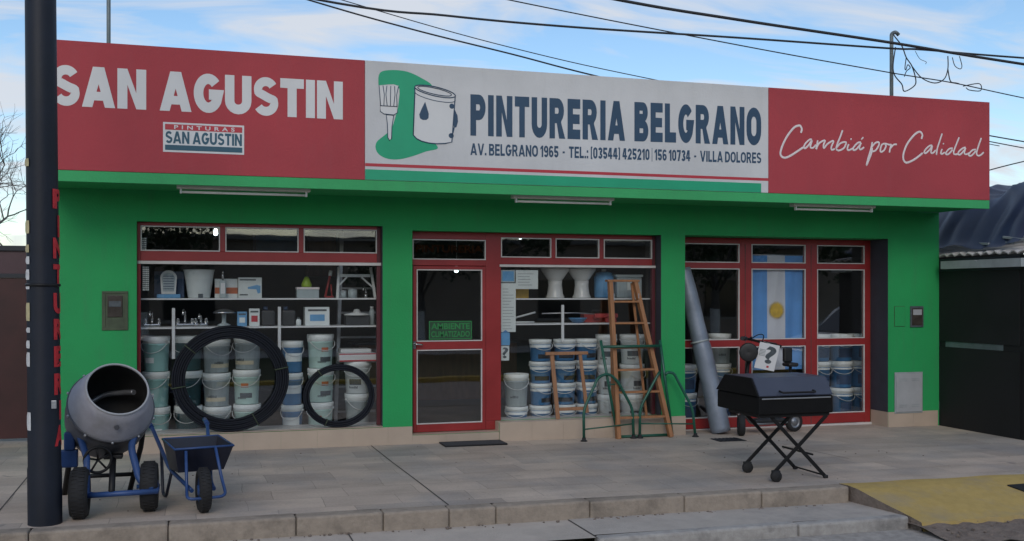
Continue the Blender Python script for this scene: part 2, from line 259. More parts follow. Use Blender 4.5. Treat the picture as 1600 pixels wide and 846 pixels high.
# ------------------------------------------------------------------ mesh helpers
def gz(x): return 0.0082 * (9.69 - x)
class MB:
    def __init__(s): s.bm = bmesh.new()
    def _mi(s, n0, mi):
        s.bm.faces.ensure_lookup_table()
        for f in s.bm.faces[n0:]: f.material_index = mi
    def box(s, x0, x1, y0, y1, z0, z1, b=0.0, mi=0, mx=None):
        t = bmesh.new(); bmesh.ops.create_cube(t, size=1)
        for v in t.verts: v.co = Vector(((x0 + x1) / 2 + v.co.x * (x1 - x0), (y0 + y1) / 2 + v.co.y * (y1 - y0), (z0 + z1) / 2 + v.co.z * (z1 - z0)))
        if b: bmesh.ops.bevel(t, geom=list(t.edges), offset=b, segments=2, affect='EDGES', profile=0.5)
        if mx is not None: bmesh.ops.transform(t, matrix=mx, verts=t.verts)
        return s.merge(t, mi)
    def merge(s, t, mi=0):
        vm = {}
        for v in t.verts: vm[v] = s.bm.verts.new(v.co)
        for f in t.faces:
            try:
                nf = s.bm.faces.new([vm[v] for v in f.verts]); nf.material_index = mi; nf.smooth = f.smooth
            except ValueError: pass
        t.free(); return s
    def tube(s, pts, r, n=8, closed=False, mi=0, cap=True):
        pts = [Vector(p) for p in pts]; m = len(pts)
        rr = r if isinstance(r, (list, tuple)) else [r] * m
        rings = []; up = None
        for i, p in enumerate(pts):
            if closed: d = (pts[(i + 1) % m] - pts[i - 1])
            else: d = (pts[min(i + 1, m - 1)] - pts[max(i - 1, 0)])
            if d.length < 1e-9: d = Vector((0, 0, 1))
            d.normalize()
            if up is None: up = Vector((0, 0, 1)) if abs(d.z) < 0.9 else Vector((1, 0, 0))
            u = (up - d * up.dot(d)); u = u.normalized() if u.length > 1e-6 else d.orthogonal().normalized()
            v = d.cross(u); up = u
            rings.append([s.bm.verts.new(p + (u * math.cos(2 * PI * k / n) + v * math.sin(2 * PI * k / n)) * rr[i]) for k in range(n)])
        for i in range(m if closed else m - 1):
            a = rings[i]; b = rings[(i + 1) % m]
            for k in range(n):
                f = s.bm.faces.new((a[k], a[(k + 1) % n], b[(k + 1) % n], b[k])); f.smooth = True; f.material_index = mi
        if cap and not closed:
            for rg in (rings[0][::-1], rings[-1]):
                f = s.bm.faces.new(rg); f.material_index = mi
        return s
    def cyl(s, p0, p1, r0, r1=None, n=16, mi=0): return s.tube([p0, p1], [r0, r0 if r1 is None else r1], n, mi=mi)
    def lathe(s, prof, n=24, mx=None, mi=0, smooth=True, a0=0.0, a1=2 * PI, cap=False):
        full = abs(a1 - a0 - 2 * PI) < 1e-6; k = n if full else n + 1
        rows = []
        for r, z in prof:
            row = []
            for i in range(k):
                a = a0 + (a1 - a0) * i / n; c = Vector((r * math.cos(a), r * math.sin(a), z))
                row.append(s.bm.verts.new(mx @ c if mx is not None else c))
            rows.append(row)
        for a, b in zip(rows, rows[1:]):
            for i in range(n):
                j = (i + 1) % k
                f = s.bm.faces.new((a[i], a[j], b[j], b[i])); f.smooth = smooth; f.material_index = mi
        if full and cap:
            for row, rv in ((rows[0], True), (rows[-1], False)):
                if prof[0 if rv else -1][0] > 1e-4:
                    f = s.bm.faces.new(row[::-1] if rv else row); f.material_index = mi
        return s
    def prism(s, pts, y0, y1, mi=0):
        """polygon in XZ pushed from y0 (front) to y1"""
        a = [s.bm.verts.new((x, y0, z)) for x, z in pts]; b = [s.bm.verts.new((x, y1, z)) for x, z in pts]; n = len(pts)
        fs = [s.bm.faces.new(a), s.bm.faces.new(b[::-1])]
        for i in range(n): fs.append(s.bm.faces.new((a[i], b[i], b[(i + 1) % n], a[(i + 1) % n])))
        for f in fs: f.material_index = mi
        return s
    def prism_x(s, pts, x0, x1, mi=0):
        """polygon in YZ pushed along X"""
        a = [s.bm.verts.new((x0, y, z)) for y, z in pts]; b = [s.bm.verts.new((x1, y, z)) for y, z in pts]; n = len(pts)
        fs = [s.bm.faces.new(a), s.bm.faces.new(b[::-1])]
        for i in range(n): fs.append(s.bm.faces.new((a[i], b[i], b[(i + 1) % n], a[(i + 1) % n])))
        for f in fs: f.material_index = mi
        return s
    def sheet(s, x0, x1, y0, y1, zf, nx=1, ny=1, mi=0):
        g = [[s.bm.verts.new((x0 + (x1 - x0) * i / nx, y0 + (y1 - y0) * j / ny, zf(x0 + (x1 - x0) * i / nx, y0 + (y1 - y0) * j / ny))) for i in range(nx + 1)] for j in range(ny + 1)]
        for j in range(ny):
            for i in range(nx):
                f = s.bm.faces.new((g[j][i], g[j][i + 1], g[j + 1][i + 1], g[j + 1][i])); f.material_index = mi
        return s
    def build(s, name, m, parent=None, recalc=True):
        if recalc: bmesh.ops.recalc_face_normals(s.bm, faces=s.bm.faces)
        me = bpy.data.meshes.new(name); s.bm.to_mesh(me); s.bm.free()
        for x in (m if isinstance(m, (list, tuple)) else [m]): me.materials.append(M[x] if isinstance(x, str) else x)
        o = bpy.data.objects.new(name, me); col.objects.link(o)
        if parent is not None:
            o.parent = parent
            o.matrix_parent_inverse = parent_world(parent).inverted()
        return o
def parent_world(o):
    m = Matrix.LocRotScale(o.location, o.rotation_euler, o.scale)
    if o.parent is not None: m = parent_world(o.parent) @ o.matrix_parent_inverse @ m
    return m
def tag(o, label, cat, group=None, kind=None):
    o['label'] = label; o['category'] = cat
    if group: o['group'] = group
    if kind: o['kind'] = kind
    return o
def thing(name, label, cat, loc=(0, 0, 0), group=None, rz=0.0):
    o = bpy.data.objects.new(name, None); col.objects.link(o); o.location = loc; o.rotation_euler = (0, 0, rz); o.empty_display_size = 0.1
    return tag(o, label, cat, group)
def structure(name, mb, m):
    o = mb.build(name, m); o['kind'] = 'structure'; return o
def copy_thing(src, loc, label, rz=0.0, group=None):
    r = src.copy(); col.objects.link(r); r.location = loc; r.rotation_euler = (0, 0, rz); r['label'] = label
    if group: r['group'] = group
    for ch in src.children:
        c = ch.copy(); col.objects.link(c); c.parent = r
        for g in ch.children:
            d = g.copy(); col.objects.link(d); d.parent = c
    return r
def text_mesh(body, offset=0.0, extrude=0.5, shear=0.0, spacing=1.0):
    cu = bpy.data.curves.new('lettering', 'FONT'); cu.body = body; cu.offset = offset; cu.extrude = extrude; cu.shear = shear; cu.space_character = spacing; cu.resolution_u = 6
    o = bpy.data.objects.new('lettering', cu); col.objects.link(o)
    dg = bpy.context.evaluated_depsgraph_get(); dg.update()
    me = bpy.data.meshes.new_from_object(o.evaluated_get(dg)); bpy.data.objects.remove(o); bpy.data.curves.remove(cu)
    return me
def lettering(name, body, x0, x1, z0, z1, yf, m, parent, offset=0.0, shear=0.0, spacing=1.0, depth=0.003, warp=None):
    """block letters filling x0..x1, z0..z1 on a sheet that faces -Y at y = yf"""
    me = text_mesh(body, offset, 0.5, shear, spacing); vs = me.vertices
    xs = [v.co.x for v in vs]; ys = [v.co.y for v in vs]; zs = [v.co.z for v in vs]
    ax, bx, ay, by, az, bz = min(xs), max(xs), min(ys), max(ys), min(zs), max(zs)
    for v in vs:
        u = (v.co.x - ax) / (bx - ax); t = (v.co.y - ay) / (by - ay); d = (v.co.z - az) / (bz - az)
        p = Vector((x0 + u * (x1 - x0), yf + 0.001 - d * depth, z0 + t * (z1 - z0)))
        v.co = warp(p) if warp else p
    me.materials.clear(); me.materials.append(M[m] if isinstance(m, str) else m)
    o = bpy.data.objects.new(name, me); col.objects.link(o)
    if parent is not None: o.parent = parent; o.matrix_parent_inverse = parent_world(parent).inverted()
    return o
def smooth_path(pts, n=5):
    """Catmull-Rom through points"""
    P = [Vector(p) for p in pts]
    if len(P) < 3: return P
    out = []
    for i in range(len(P) - 1):
        p0 = P[max(i - 1, 0)]; p1 = P[i]; p2 = P[i + 1]; p3 = P[min(i + 2, len(P) - 1)]
        for k in range(n):
            t = k / n
            out.append(0.5 * ((2 * p1) + (p2 - p0) * t + (2 * p0 - 5 * p1 + 4 * p2 - p3) * t * t + (3 * p1 - p0 - 3 * p2 + p3) * t ** 3))
    out.append(P[-1]); return out
def corner(pts, r=0.05, n=4):
    """polyline with rounded corners"""
    P = [Vector(p) for p in pts]; out = [P[0]]
    for i in range(1, len(P) - 1):
        a = (P[i - 1] - P[i]); b = (P[i + 1] - P[i]); q = min(r, a.length * 0.45, b.length * 0.45)
        s = P[i] + a.normalized() * q; e = P[i] + b.normalized() * q
        for k in range(n + 1):
            t = k / n; out.append(s * (1 - t) ** 2 + P[i] * 2 * t * (1 - t) + e * t * t)
    out.append(P[-1]); return out
# ------------------------------------------------------------------ heavy block capitals (unit height), drawn as outlines with counters
def _arc(cx, cy, rx, ry, a0, a1, n=10): return [(cx + rx * math.cos(R(a0 + (a1 - a0) * i / n)), cy + ry * math.sin(R(a0 + (a1 - a0) * i / n))) for i in range(n + 1)]
def _stroke(path, wd):
    P = [Vector((x, y)) for x, y in path]; Lf, Rt = [], []
    for i, p in enumerate(P):
        d0 = (p - P[i - 1]).normalized() if i else None; d1 = (P[i + 1] - p).normalized() if i < len(P) - 1 else None
        d0 = d0 or d1; d1 = d1 or d0; n0 = Vector((-d0.y, d0.x)); n1 = Vector((-d1.y, d1.x)); n = n0 + n1
        n = n.normalized(); k = 1 / max(.45, n.dot(n0)); Lf.append(p + n * wd / 2 * k); Rt.append(p - n * wd / 2 * k)
    return [tuple(v) for v in Lf] + [tuple(v) for v in Rt[::-1]]
def glyph(c, s):
    """outline loops and advance width for one capital with stem s"""
    if c == 'I': return [[(0, 0), (0, 1), (s, 1), (s, 0)]], s
    if c == 'L': w = .58; return [[(0, 0), (0, 1), (s, 1), (s, s), (w, s), (w, 0)]], w
    if c == 'E':
        w = .62; t = s * .92; m0 = .5 - t / 2
        return [[(0, 0), (0, 1), (w, 1), (w, 1 - t), (s, 1 - t), (s, m0 + t), (w * .95, m0 + t), (w * .95, m0), (s, m0), (s, t), (w, t), (w, 0)]], w
    if c == 'T': w = .68; t = s * .95; return [[(w / 2 - s / 2, 0), (w / 2 - s / 2, 1 - t), (0, 1 - t), (0, 1), (w, 1), (w, 1 - t), (w / 2 + s / 2, 1 - t), (w / 2 + s / 2, 0)]], w
    if c == 'N': w = .76; d = .40; return [[(0, 0), (0, 1), (s * 1.0, 1), (w - s, d), (w - s, 1), (w, 1), (w, 0), (w - s * 1.0, 0), (s, 1 - d), (s, 0)]], w
    if c == 'A':
        w = .86; h = w / 2; t = s * .56; k = h - t; b0, b1 = .17, .17 + s * .82; f = s * 1.02
        return [[(0, 0), (h - t, 1), (h + t, 1), (w, 0), (w - f, 0), (w - f - b0 * k, b0), (f + b0 * k, b0), (f, 0)], [(f + b1 * k, b1), (w - f - b1 * k, b1), (h, (h - f) / k)]], w
    if c == 'V': w = .84; h = w / 2; t = s * .54; return [[(0, 1), (h - t, 0), (h + t, 0), (w, 1), (w - s, 1), (h, .30), (s, 1)]], w
    if c == 'U':
        w = .74; r = .34
        return [[(0, 1), (0, r)] + _arc(w / 2, r, w / 2, r, 180, 360) + [(w, 1), (w - s, 1), (w - s, r)] + _arc(w / 2, r, w / 2 - s, r - s * .95, 360, 180) + [(s, 1)]], w
    if c == 'O':
        w = .80; r = .38
        return [_arc(w / 2, 1 - r, w / 2, r, 0, 180) + _arc(w / 2, r, w / 2, r, 180, 360), _arc(w / 2, 1 - r, w / 2 - s, r - s * .92, 0, 180) + _arc(w / 2, r, w / 2 - s, r - s * .92, 180, 360)], w
    if c in 'PRBD':
        w = .70 if c != 'B' else .71; m = .38; r = (1 - m) / 2
        bowl = _arc(w - r, 1 - r, r, r, 90, -90); q = s * .9; ri = r - q
        hole = [(s, 1 - q)] + _arc(w - r, 1 - r, r - s * .98, ri, 90, -90) + [(s, m + q)]
        if c == 'P': return [[(0, 0), (0, 1)] + bowl + [(s, m), (s, 0)], hole], w
        if c == 'R': return [[(0, 0), (0, 1)] + bowl[:-2] + [(w * .80, m + .02), (w + .06, 0), (w + .06 - s * 1.12, 0), (w * .50, m), (s, m), (s, 0)], hole], w + .06
        if c == 'D':
            r = .42; return [[(0, 0), (0, 1)] + _arc(w + .05 - r, 1 - r, r, r, 90, 0) + _arc(w + .05 - r, r, r, r, 0, -90), [(s, 1 - q)] + _arc(w + .05 - r, 1 - r, r - s, r - q, 90, 0) + _arc(w + .05 - r, r, r - s, r - q, 0, -90) + [(s, q)]], w + .05
        ra, rb = .255, .275; t = s * .82
        return [[(0, 0), (0, 1)] + _arc(w - .03 - ra, 1 - ra, ra, ra, 90, -62) + _arc(w - rb, rb, rb, rb, 62, -90),
                [(s, 1 - t)] + _arc(w - .03 - ra, 1 - ra, ra - s, ra - t, 90, -90) + [(s, 1 - 2 * ra + t)], [(s, 2 * rb - t)] + _arc(w - rb, rb, rb - s, rb - t, 90, -90) + [(s, t)]], w
    if c == 'S':
        w = .70; q = s * .88; rx = w / 2 - q / 2; ry = (1 - q) / 4 + .012; yt = 1 - q / 2 - ry; yb = q / 2 + ry
        path = _arc(w / 2, yt, rx * .95, ry, 28, 205, 14) + [(w * .36, .545), (w * .60, .465)] + _arc(w / 2, yb, rx, ry, 28, -152, 14)
        path = [tuple(v[:2]) for v in smooth_path([(a_, b_, 0) for a_, b_ in path], 3)]
        return [_stroke(path, q)], w
    if c == 'G':
        w = .80; rx = (w - s) / 2; ry = (1 - s) / 2
        path = _arc(w / 2, .5, rx, ry, 42, 328, 26) + [(w - s / 2, .47 - .0), (w * .52, .47)]
        return [_stroke(path, s)], w
    if c == '0': w = .60; r = .30; return [_arc(w / 2, 1 - r, w / 2, r, 0, 180) + _arc(w / 2, r, w / 2, r, 180, 360), _arc(w / 2, 1 - r, w / 2 - s, r - s * .9, 0, 180) + _arc(w / 2, r, w / 2 - s, r - s * .9, 180, 360)], w
    if c == '1': return [[(.17, 0), (.17, .74), (0, .62), (0, .82), (.20, 1), (.17 + s, 1), (.17 + s, 0)]], .17 + s
    if c == '4': w = .64; return [[(w - .12 - s, 0), (w - .12 - s, .2), (0, .2), (0, .2 + s * .9), (w - .34 - s * .5, 1), (w - .12, 1), (w - .12, .2 + s * .8), (w, .2 + s * .8), (w, .2), (w - .12, .2), (w - .12, 0)], [(w - .12 - s, .2 + s * .9), (w - .12 - s, .74), (s * .95, .2 + s * .9)]], w
    w = .60; q = s; x = w / 2; rx = (w - q) / 2
    if c == '2': return [_stroke(_arc(x, 1 - q / 2 - .22, rx, .22, 172, -25, 12) + [(x - .02, .34), (q * .62, q * .45), (w - .01, q * .45)], q * .96)], w
    if c == '3': return [_stroke(_arc(x, .735, rx * .95, .5 - q / 2 - .235, 165, -75, 12) + _arc(x, .265, rx, .265 - q / 2, 75, -165, 12), q)], w
    if c == '5': return [_stroke([(w - .02, 1 - q / 2), (q / 2 + .03, 1 - q / 2), (q / 2 + .01, .52)] + _arc(x, .31, rx, .31 - q / 2, 122, -165, 14), q)], w
    if c in '69':
        ring = _arc(x, .31, x, .31, 0, 360, 28)[:-1]; h = _arc(x, .31, x - q, .31 - q * .85, 0, 360, 24)[:-1]
        tail = _arc(x, .70, x, .30, 25, 180, 12) + _arc(x, .31, x, .31, 180, 128, 5) + _arc(x, .70, x - q, .30 - q * .9, 180, 25, 8)
        lp = [ring, h, tail]
        return (lp if c == '6' else [[(w - a_, 1 - b_) for a_, b_ in l] for l in lp]), w
    if c == '7': return [[(0, 1), (.58, 1), (.58, .82), (.16 + s, 0), (.13, 0), (.36, .80), (0, .80)]], .58
    if c == '.': return [[(0, 0), (0, s), (s, s), (s, 0)]], s
    if c == ':': return [[(0, 0), (0, s), (s, s), (s, 0)], [(0, .5), (0, .5 + s), (s, .5 + s), (s, .5)]], s
    if c == '-': return [[(0, .38), (0, .38 + s * .8), (.30, .38 + s * .8), (.30, .38)]], .30
    if c == '|': return [[(0, -.12), (0, 1.1), (.06, 1.1), (.06, -.12)]], .06
    if c == '(': return [_stroke([(.24, 1.05 - .04), (.10, 1.0 - .04), (.09, .0 + .04), (.24, -.01)], .16)], .26
    if c == ')': return [_stroke([(.02, 1.01), (.16, .96), (.17, .04), (.02, -.01)], .16)], .26
    return [], .34
def block_letters(name, body, x0, x1, z0, z1, yf, m, parent, s=.235, gap=.085, space=.36, depth=.003, warp=None):
    """the word as ONE flat printed mesh filling the box"""
    cu = bpy.data.curves.new(name, 'CURVE'); cu.dimensions = '2D'; cu.fill_mode = 'BOTH'; cu.extrude = .5; x = 0.0
    for ch in body:
        loops, w_ = glyph(ch, s)
        for lp in loops:
            sp = cu.splines.new('POLY'); sp.points.add(len(lp) - 1); sp.use_cyclic_u = True
            for q, (a, b) in zip(sp.points, lp): q.co = (x + a, b, 0, 1)
        x += (w_ + gap) if loops else space
    o = bpy.data.objects.new(name, cu); col.objects.link(o); dg = bpy.context.evaluated_depsgraph_get(); dg.update()
    me = bpy.data.meshes.new_from_object(o.evaluated_get(dg)); bpy.data.objects.remove(o); bpy.data.curves.remove(cu)
    tot = x - gap
    for v in me.vertices:
        p = Vector((x0 + v.co.x / tot * (x1 - x0), yf + .001 - (v.co.z + .5) * depth, z0 + v.co.y * (z1 - z0))); v.co = warp(p) if warp else p
    me.materials.clear(); me.materials.append(M[m]); o = bpy.data.objects.new(name, me); col.objects.link(o)
    if parent is not None: o.parent = parent; o.matrix_parent_inverse = parent_world(parent).inverted()
    return o

# ================================================================== SETTING
XL, XR = -1.5, 9.69            # shop front ends
structure('terrain', MB().sheet(-160, 160, -160, 160, lambda x, y: gz(x) - 0.32, 8, 8), 'terrain')
structure('sidewalk', MB().sheet(-30, 40, -3.47, 1.6, lambda x, y: gz(x), 70, 6), 'paving')
cut = MB()
def strip(mb, pts, wd):
    for (xa, ya), (xb, yb) in zip(pts, pts[1:]):
        d = Vector((xb - xa, yb - ya, 0)).normalized(); n = Vector((-d.y, d.x, 0)) * wd / 2
        q = [Vector((xa, ya, 0)) + n, Vector((xa, ya, 0)) - n, Vector((xb, yb, 0)) - n, Vector((xb, yb, 0)) + n]
        vs = [mb.bm.verts.new((p.x, p.y, gz(p.x) + 0.003)) for p in q]; mb.bm.faces.new(vs)
strip(cut, [(1.905, -0.01), (1.925, -1.2), (1.955, -2.3), (1.978, -3.46)], 0.013)
strip(cut, [(-1.52, 0.6), (-1.50, -1.3), (-1.47, -3.46)], 0.010)
strip(cut, [(6.05, -0.4), (6.35, -0.85), (6.62, -1.5), (6.7, -2.2)], 0.008)
structure('sidewalk_joint', cut, 'joint')
kb = MB()
ks = [-9.0, -8.0, -7.1, -6.2, -5.2, -4.2, -3.2, -2.2, -1.15, -0.2, 0.735, 1.41, 1.945, 2.336, 3.16, 4.035, 4.79, 5.69]
for a, b in zip(ks, ks[1:]):
    g = 0.0022; zt = gz((a + b) / 2) + random.uniform(0.002, 0.006)
    t = bmesh.new(); kk = MB(); kk.box(a + g, b - g, -3.625 + random.uniform(-0.006, 0.006), -3.462, zt - 0.40, zt, 0.018)
    kb.merge(kk.bm)
structure('kerb', kb, 'kerb')
structure('gutter_apron', MB().sheet(-30, 2.955, -4.27, -3.5, lambda x, y: gz(x) - 0.142, 40, 1), 'apron_light')
structure('concrete_apron', MB().sheet(2.965, 5.86, -4.2, -3.5, lambda x, y: gz(x) - 0.137, 10, 1), 'apron')
lp = MB()
for a, b in ((2.965, 4.72), (4.73, 5.80)):
    zt = gz((a + b) / 2) - 0.133; lp.box(a, b, -4.31, -4.19, zt - 0.3, zt, 0.02)
structure('apron_lip', lp, 'lip')
aj = MB(); 
for x in (1.13, 2.96): strip_pts = [(x, -3.63), (x, -4.27)]; strip(aj, strip_pts, 0.012)
for v in aj.bm.verts: v.co.z -= 0.142
structure('apron_joint', aj, 'joint')
# yellow driveway ramp sloping from the pavement to the road
rp = MB()
def rampz(x, y):
    t = min(1, max(0, (-3.64 - y) / 0.78)); return gz(x) + 0.004 - 0.155 * t - 0.012 * t * t + 0.004 * math.sin(7 * x + 9 * y)
nx, ny = 60, 8
g = []
for j in range(ny + 1):
    row = []
    for i in range(nx + 1):
        x0 = 5.695 + 0.14 * j / ny; x = x0 + (13 - x0) * i / nx; y = -3.46 - 0.96 * j / ny
        if j == ny: y += 0.012 * math.sin(3.1 * x) + 0.012 * math.sin(11 * x) + .008 * math.sin(29 * x)
        row.append(rp.bm.verts.new((x, y, rampz(x, y))))
    g.append(row)
for j in range(ny):
    for i in range(nx): rp.bm.faces.new((g[j][i], g[j][i + 1], g[j + 1][i + 1], g[j + 1][i]))
skirt = [rp.bm.verts.new((v.co.x, v.co.y - .03, v.co.z - .12)) for v in g[ny]]
for i in range(nx): rp.bm.faces.new((g[ny][i], g[ny][i + 1], skirt[i + 1], skirt[i]))
lo = [rp.bm.verts.new((v.co.x, v.co.y, v.co.z - 0.3)) for v in [g[j][0] for j in range(ny + 1)]]
for j in range(ny): rp.bm.faces.new((g[j][0], g[j + 1][0], lo[j + 1], lo[j])).material_index = 1
structure('driveway_ramp', rp, ['yellow', 'soil'])
structure('gutter_soil', MB().sheet(5.78, 14, -4.95, -4.25, lambda x, y: gz(x) - 0.185 - 0.05 * max(0, (-4.35 - y)) + 0.012 * math.sin(5 * x) * math.sin(9 * y) + 0.009 * math.sin(23 * x + 11 * y), 120, 12), 'soil')
structure('road', MB().sheet(-60, 60, -10.6, -4.2, lambda x, y: gz(x) - 0.235, 12, 2), 'asphalt')
structure('opposite_kerb', MB().prism_x([(-10.55, -0.30), (-10.55, -0.10), (-10.58, -0.09), (-10.78, -0.09), (-10.78, -0.30)], -40, 40), 'yellow2')
structure('opposite_verge', MB().sheet(-60, 60, -19.2, -10.78, lambda x, y: gz(x) * 0 - 0.095, 4, 4), 'grass')
structure('opposite_sidewalk', MB().sheet(-60, 60, -23.2, -19.2, lambda x, y: -0.09, 4, 2), 'pale_walk')

# ================================================================== SHOP BUILDING
shop = thing('shop_building', 'long flat roofed paint shop with bright green walls and red framed windows', 'shop', ((XL + XR) / 2, 2.5, 0.04))
WT = 0.46                                  # wall thickness
W1 = (-0.61, 2.04, 0.272, 2.575); W2 = (2.385, 5.535, 0.272, 2.53); W3 = (5.862, 8.87, -0.05, 2.535)
wl = MB()
def pier(x0, x1, z0, z1): wl.box(x0, x1, 0, WT, z0, z1)
wl_top = 2.905
# one mesh for the green wall: piers, lintel and side walls butt end to end
pier(XL, W1[0], -0.1, wl_top); pier(W1[1], W2[0], -0.1, wl_top); pier(W2[1], W3[0], -0.1, wl_top); pier(W3[1], XR, -0.1, wl_top)
pier(W1[0], W1[1], W1[3], wl_top); pier(W2[0], W2[1], W2[3], wl_top); pier(W3[0], W3[1], W3[3], wl_top)
pier(W1[0], W1[1], -0.1, W1[2]); pier(3.43, W2[1], -0.1, W2[2]); pier(W2[0], 3.43, -0.1, 0.165)
wl.box(XL, XL + 0.2, WT, 7.0, -0.1, 3.0); wl.box(XR - 0.2, XR, WT, 7.0, -0.1, 3.0); wl.box(XL, XR, 7.0, 7.2, -0.1, 3.0)
wl.build('wall', 'green', shop)
# tile plinth, 4 mm proud of the wall, one course of tiles with joints
def tiles(x0, x1, zt, y0=-0.006, y1=-0.001):
    mb = MB(); x = x0
    while x < x1 - 0.02:
        e = min(x + 0.40, x1); mb.box(x + 0.0005, e - 0.0005, y0, y1, gz((x + e) / 2) - 0.05, zt, 0.001); x = e
    return mb
tp = tiles(XL, W2[0], 0.266); t2 = tiles(W2[0], 3.43, 0.160); t3 = tiles(3.432, W3[0], 0.266, -0.022); t4 = tiles(W3[1], XR, 0.208)
tp.merge(t2.bm); t3.build('tile_plinth', 'tile', shop)
t4.build('tile_plinth', 'tile', shop)
tp = tp
tp.box(W3[1] - 0.006, W3[1] - 0.001, 0.0, 0.36, -0.05, 0.208)
tp.box(3.432, W2[1], -0.022, 0.15, 0.2661, 0.2735, 0.001)
tp.box(W1[0], W1[1], -0.012, 0.09, 0.2725, 0.279, 0.001)
tp.box(W2[0], 3.43, -0.006, 0.155, 0.1652, 0.168, 0.0005); tp.box(3.4255, 3.4295, 0.0, 0.155, 0.1685, 0.2725)
tp.build('tile_plinth', 'tile', shop)
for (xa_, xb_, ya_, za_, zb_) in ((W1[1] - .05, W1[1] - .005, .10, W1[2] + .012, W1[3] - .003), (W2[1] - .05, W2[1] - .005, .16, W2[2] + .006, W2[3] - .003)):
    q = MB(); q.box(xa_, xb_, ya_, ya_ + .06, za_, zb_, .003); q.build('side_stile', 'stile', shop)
for (x_, s_, y_, za_, zb_) in ((W1[1], -1, .17, .28, W1[3]), (W1[0], 1, .17, .28, W1[3]), (W2[1], -1, .23, .28, W2[3]), (W3[1], -1, .44, 0.0, W3[3]), (W3[0], 1, .44, 0.0, W3[3])):
    q = MB(); a_, b_ = sorted((x_ + s_ * .0005, x_ + s_ * .004)); q.box(a_, b_, y_, WT, za_, zb_ - .002); q.build('inner_reveal', 'inner_wall', shop)
# thin dark panels over the right-hand reveals of the openings
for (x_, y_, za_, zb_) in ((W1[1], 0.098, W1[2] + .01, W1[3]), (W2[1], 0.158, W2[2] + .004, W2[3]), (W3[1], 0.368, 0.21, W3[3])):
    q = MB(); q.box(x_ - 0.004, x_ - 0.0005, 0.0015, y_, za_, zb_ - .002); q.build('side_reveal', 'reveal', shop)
# roof slab, canopy and its soffit
rf = MB(); rf.box(XL, XR, 0.0, 7.2, 3.001, 3.12); rf.build('roof', 'roof', shop)
cp = MB(); cp.box(XL, XR, -0.885, 0.0, 2.906, 3.1); cp.build('canopy', 'green', shop)
tb = MB(); tb.box(XL - 0.006, XR + 0.006, -0.925, -0.886, 2.884, 2.992, 0.004); tb.build('canopy_edge', 'green_trim', shop)
# interior
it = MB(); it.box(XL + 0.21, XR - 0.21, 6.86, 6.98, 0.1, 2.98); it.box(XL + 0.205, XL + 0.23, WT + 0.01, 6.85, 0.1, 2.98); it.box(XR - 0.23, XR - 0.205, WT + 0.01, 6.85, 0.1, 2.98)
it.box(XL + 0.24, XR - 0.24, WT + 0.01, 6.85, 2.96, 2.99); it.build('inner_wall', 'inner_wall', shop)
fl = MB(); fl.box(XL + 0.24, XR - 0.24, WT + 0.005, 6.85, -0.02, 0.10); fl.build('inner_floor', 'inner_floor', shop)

# frames: a rail is a box at the frame plane, panes butt inside them
def frame_window(name, Y, rails, panes, bead=True, d=0.06, label=None):
    mb = MB()
    for (x0, x1, z0, z1) in rails: mb.box(x0, x1, Y, Y + d, z0, z1, 0.004)
    fr = mb.build(name, 'red', shop)
    bd = MB()
    for (x0, x1, z0, z1) in panes:
        k = 0.012
        if bead:
            bd.box(x0, x1, Y - 0.004, Y + 0.02, z1 - k, z1); bd.box(x0, x1, Y - 0.004, Y + 0.02, z0, z0 + k)
            bd.box(x0, x0 + k, Y - 0.004, Y + 0.02, z0 + k, z1 - k); bd.box(x1 - k, x1, Y - 0.004, Y + 0.02, z0 + k, z1 - k)
        gp = MB(); gp.box(x0 + 0.001, x1 - 0.001, Y + 0.024, Y + 0.030, z0 + 0.001, z1 - 0.001); gp.build('glass_pane', 'glass', fr)
    if bead: bd.build('glazing_bead', 'bead', fr)
    return fr
for xa, xb, ya in ((W1[0], W1[1], .137), (3.432, W2[1], .197)):
    lg = MB(); lg.box(xa + .001, xb - .001, ya, WT, 0.2725, 0.277); lg.build('inner_ledge', 'bead', shop)
# --- left display window (plane Y=.10)
x0, x1, z0, z1 = W1
Y1 = 0.10
f1 = frame_window('display_window', Y1,
    [(x0, x0 + 0.035, z0 + 0.008, z1 - 0.002), (x0 + 0.035, x1 - 0.05, 2.535, z1 - 0.002), (x0 + 0.035, x1 - 0.05, 2.155, 2.262),
     (0.25, 0.306, 2.262, 2.535), (1.102, 1.158, 2.262, 2.535)],
    [(x0 + 0.035, 0.25, 2.262, 2.535), (0.306, 1.102, 2.262, 2.535), (1.158, x1 - 0.05, 2.262, 2.535)])
gp = MB(); gp.box(x0 + 0.036, x1 - 0.051, Y1 + 0.024, Y1 + 0.030, z0 + 0.009, 2.12); gp.build('glass_pane', 'glass', f1)
pl = MB(); pl.box(x0 + 0.004, x1 - 0.004, Y1 - 0.02, Y1 + 0.05, 2.121, 2.154, 0.002); pl.build('metal_head_channel', 'bead', f1)
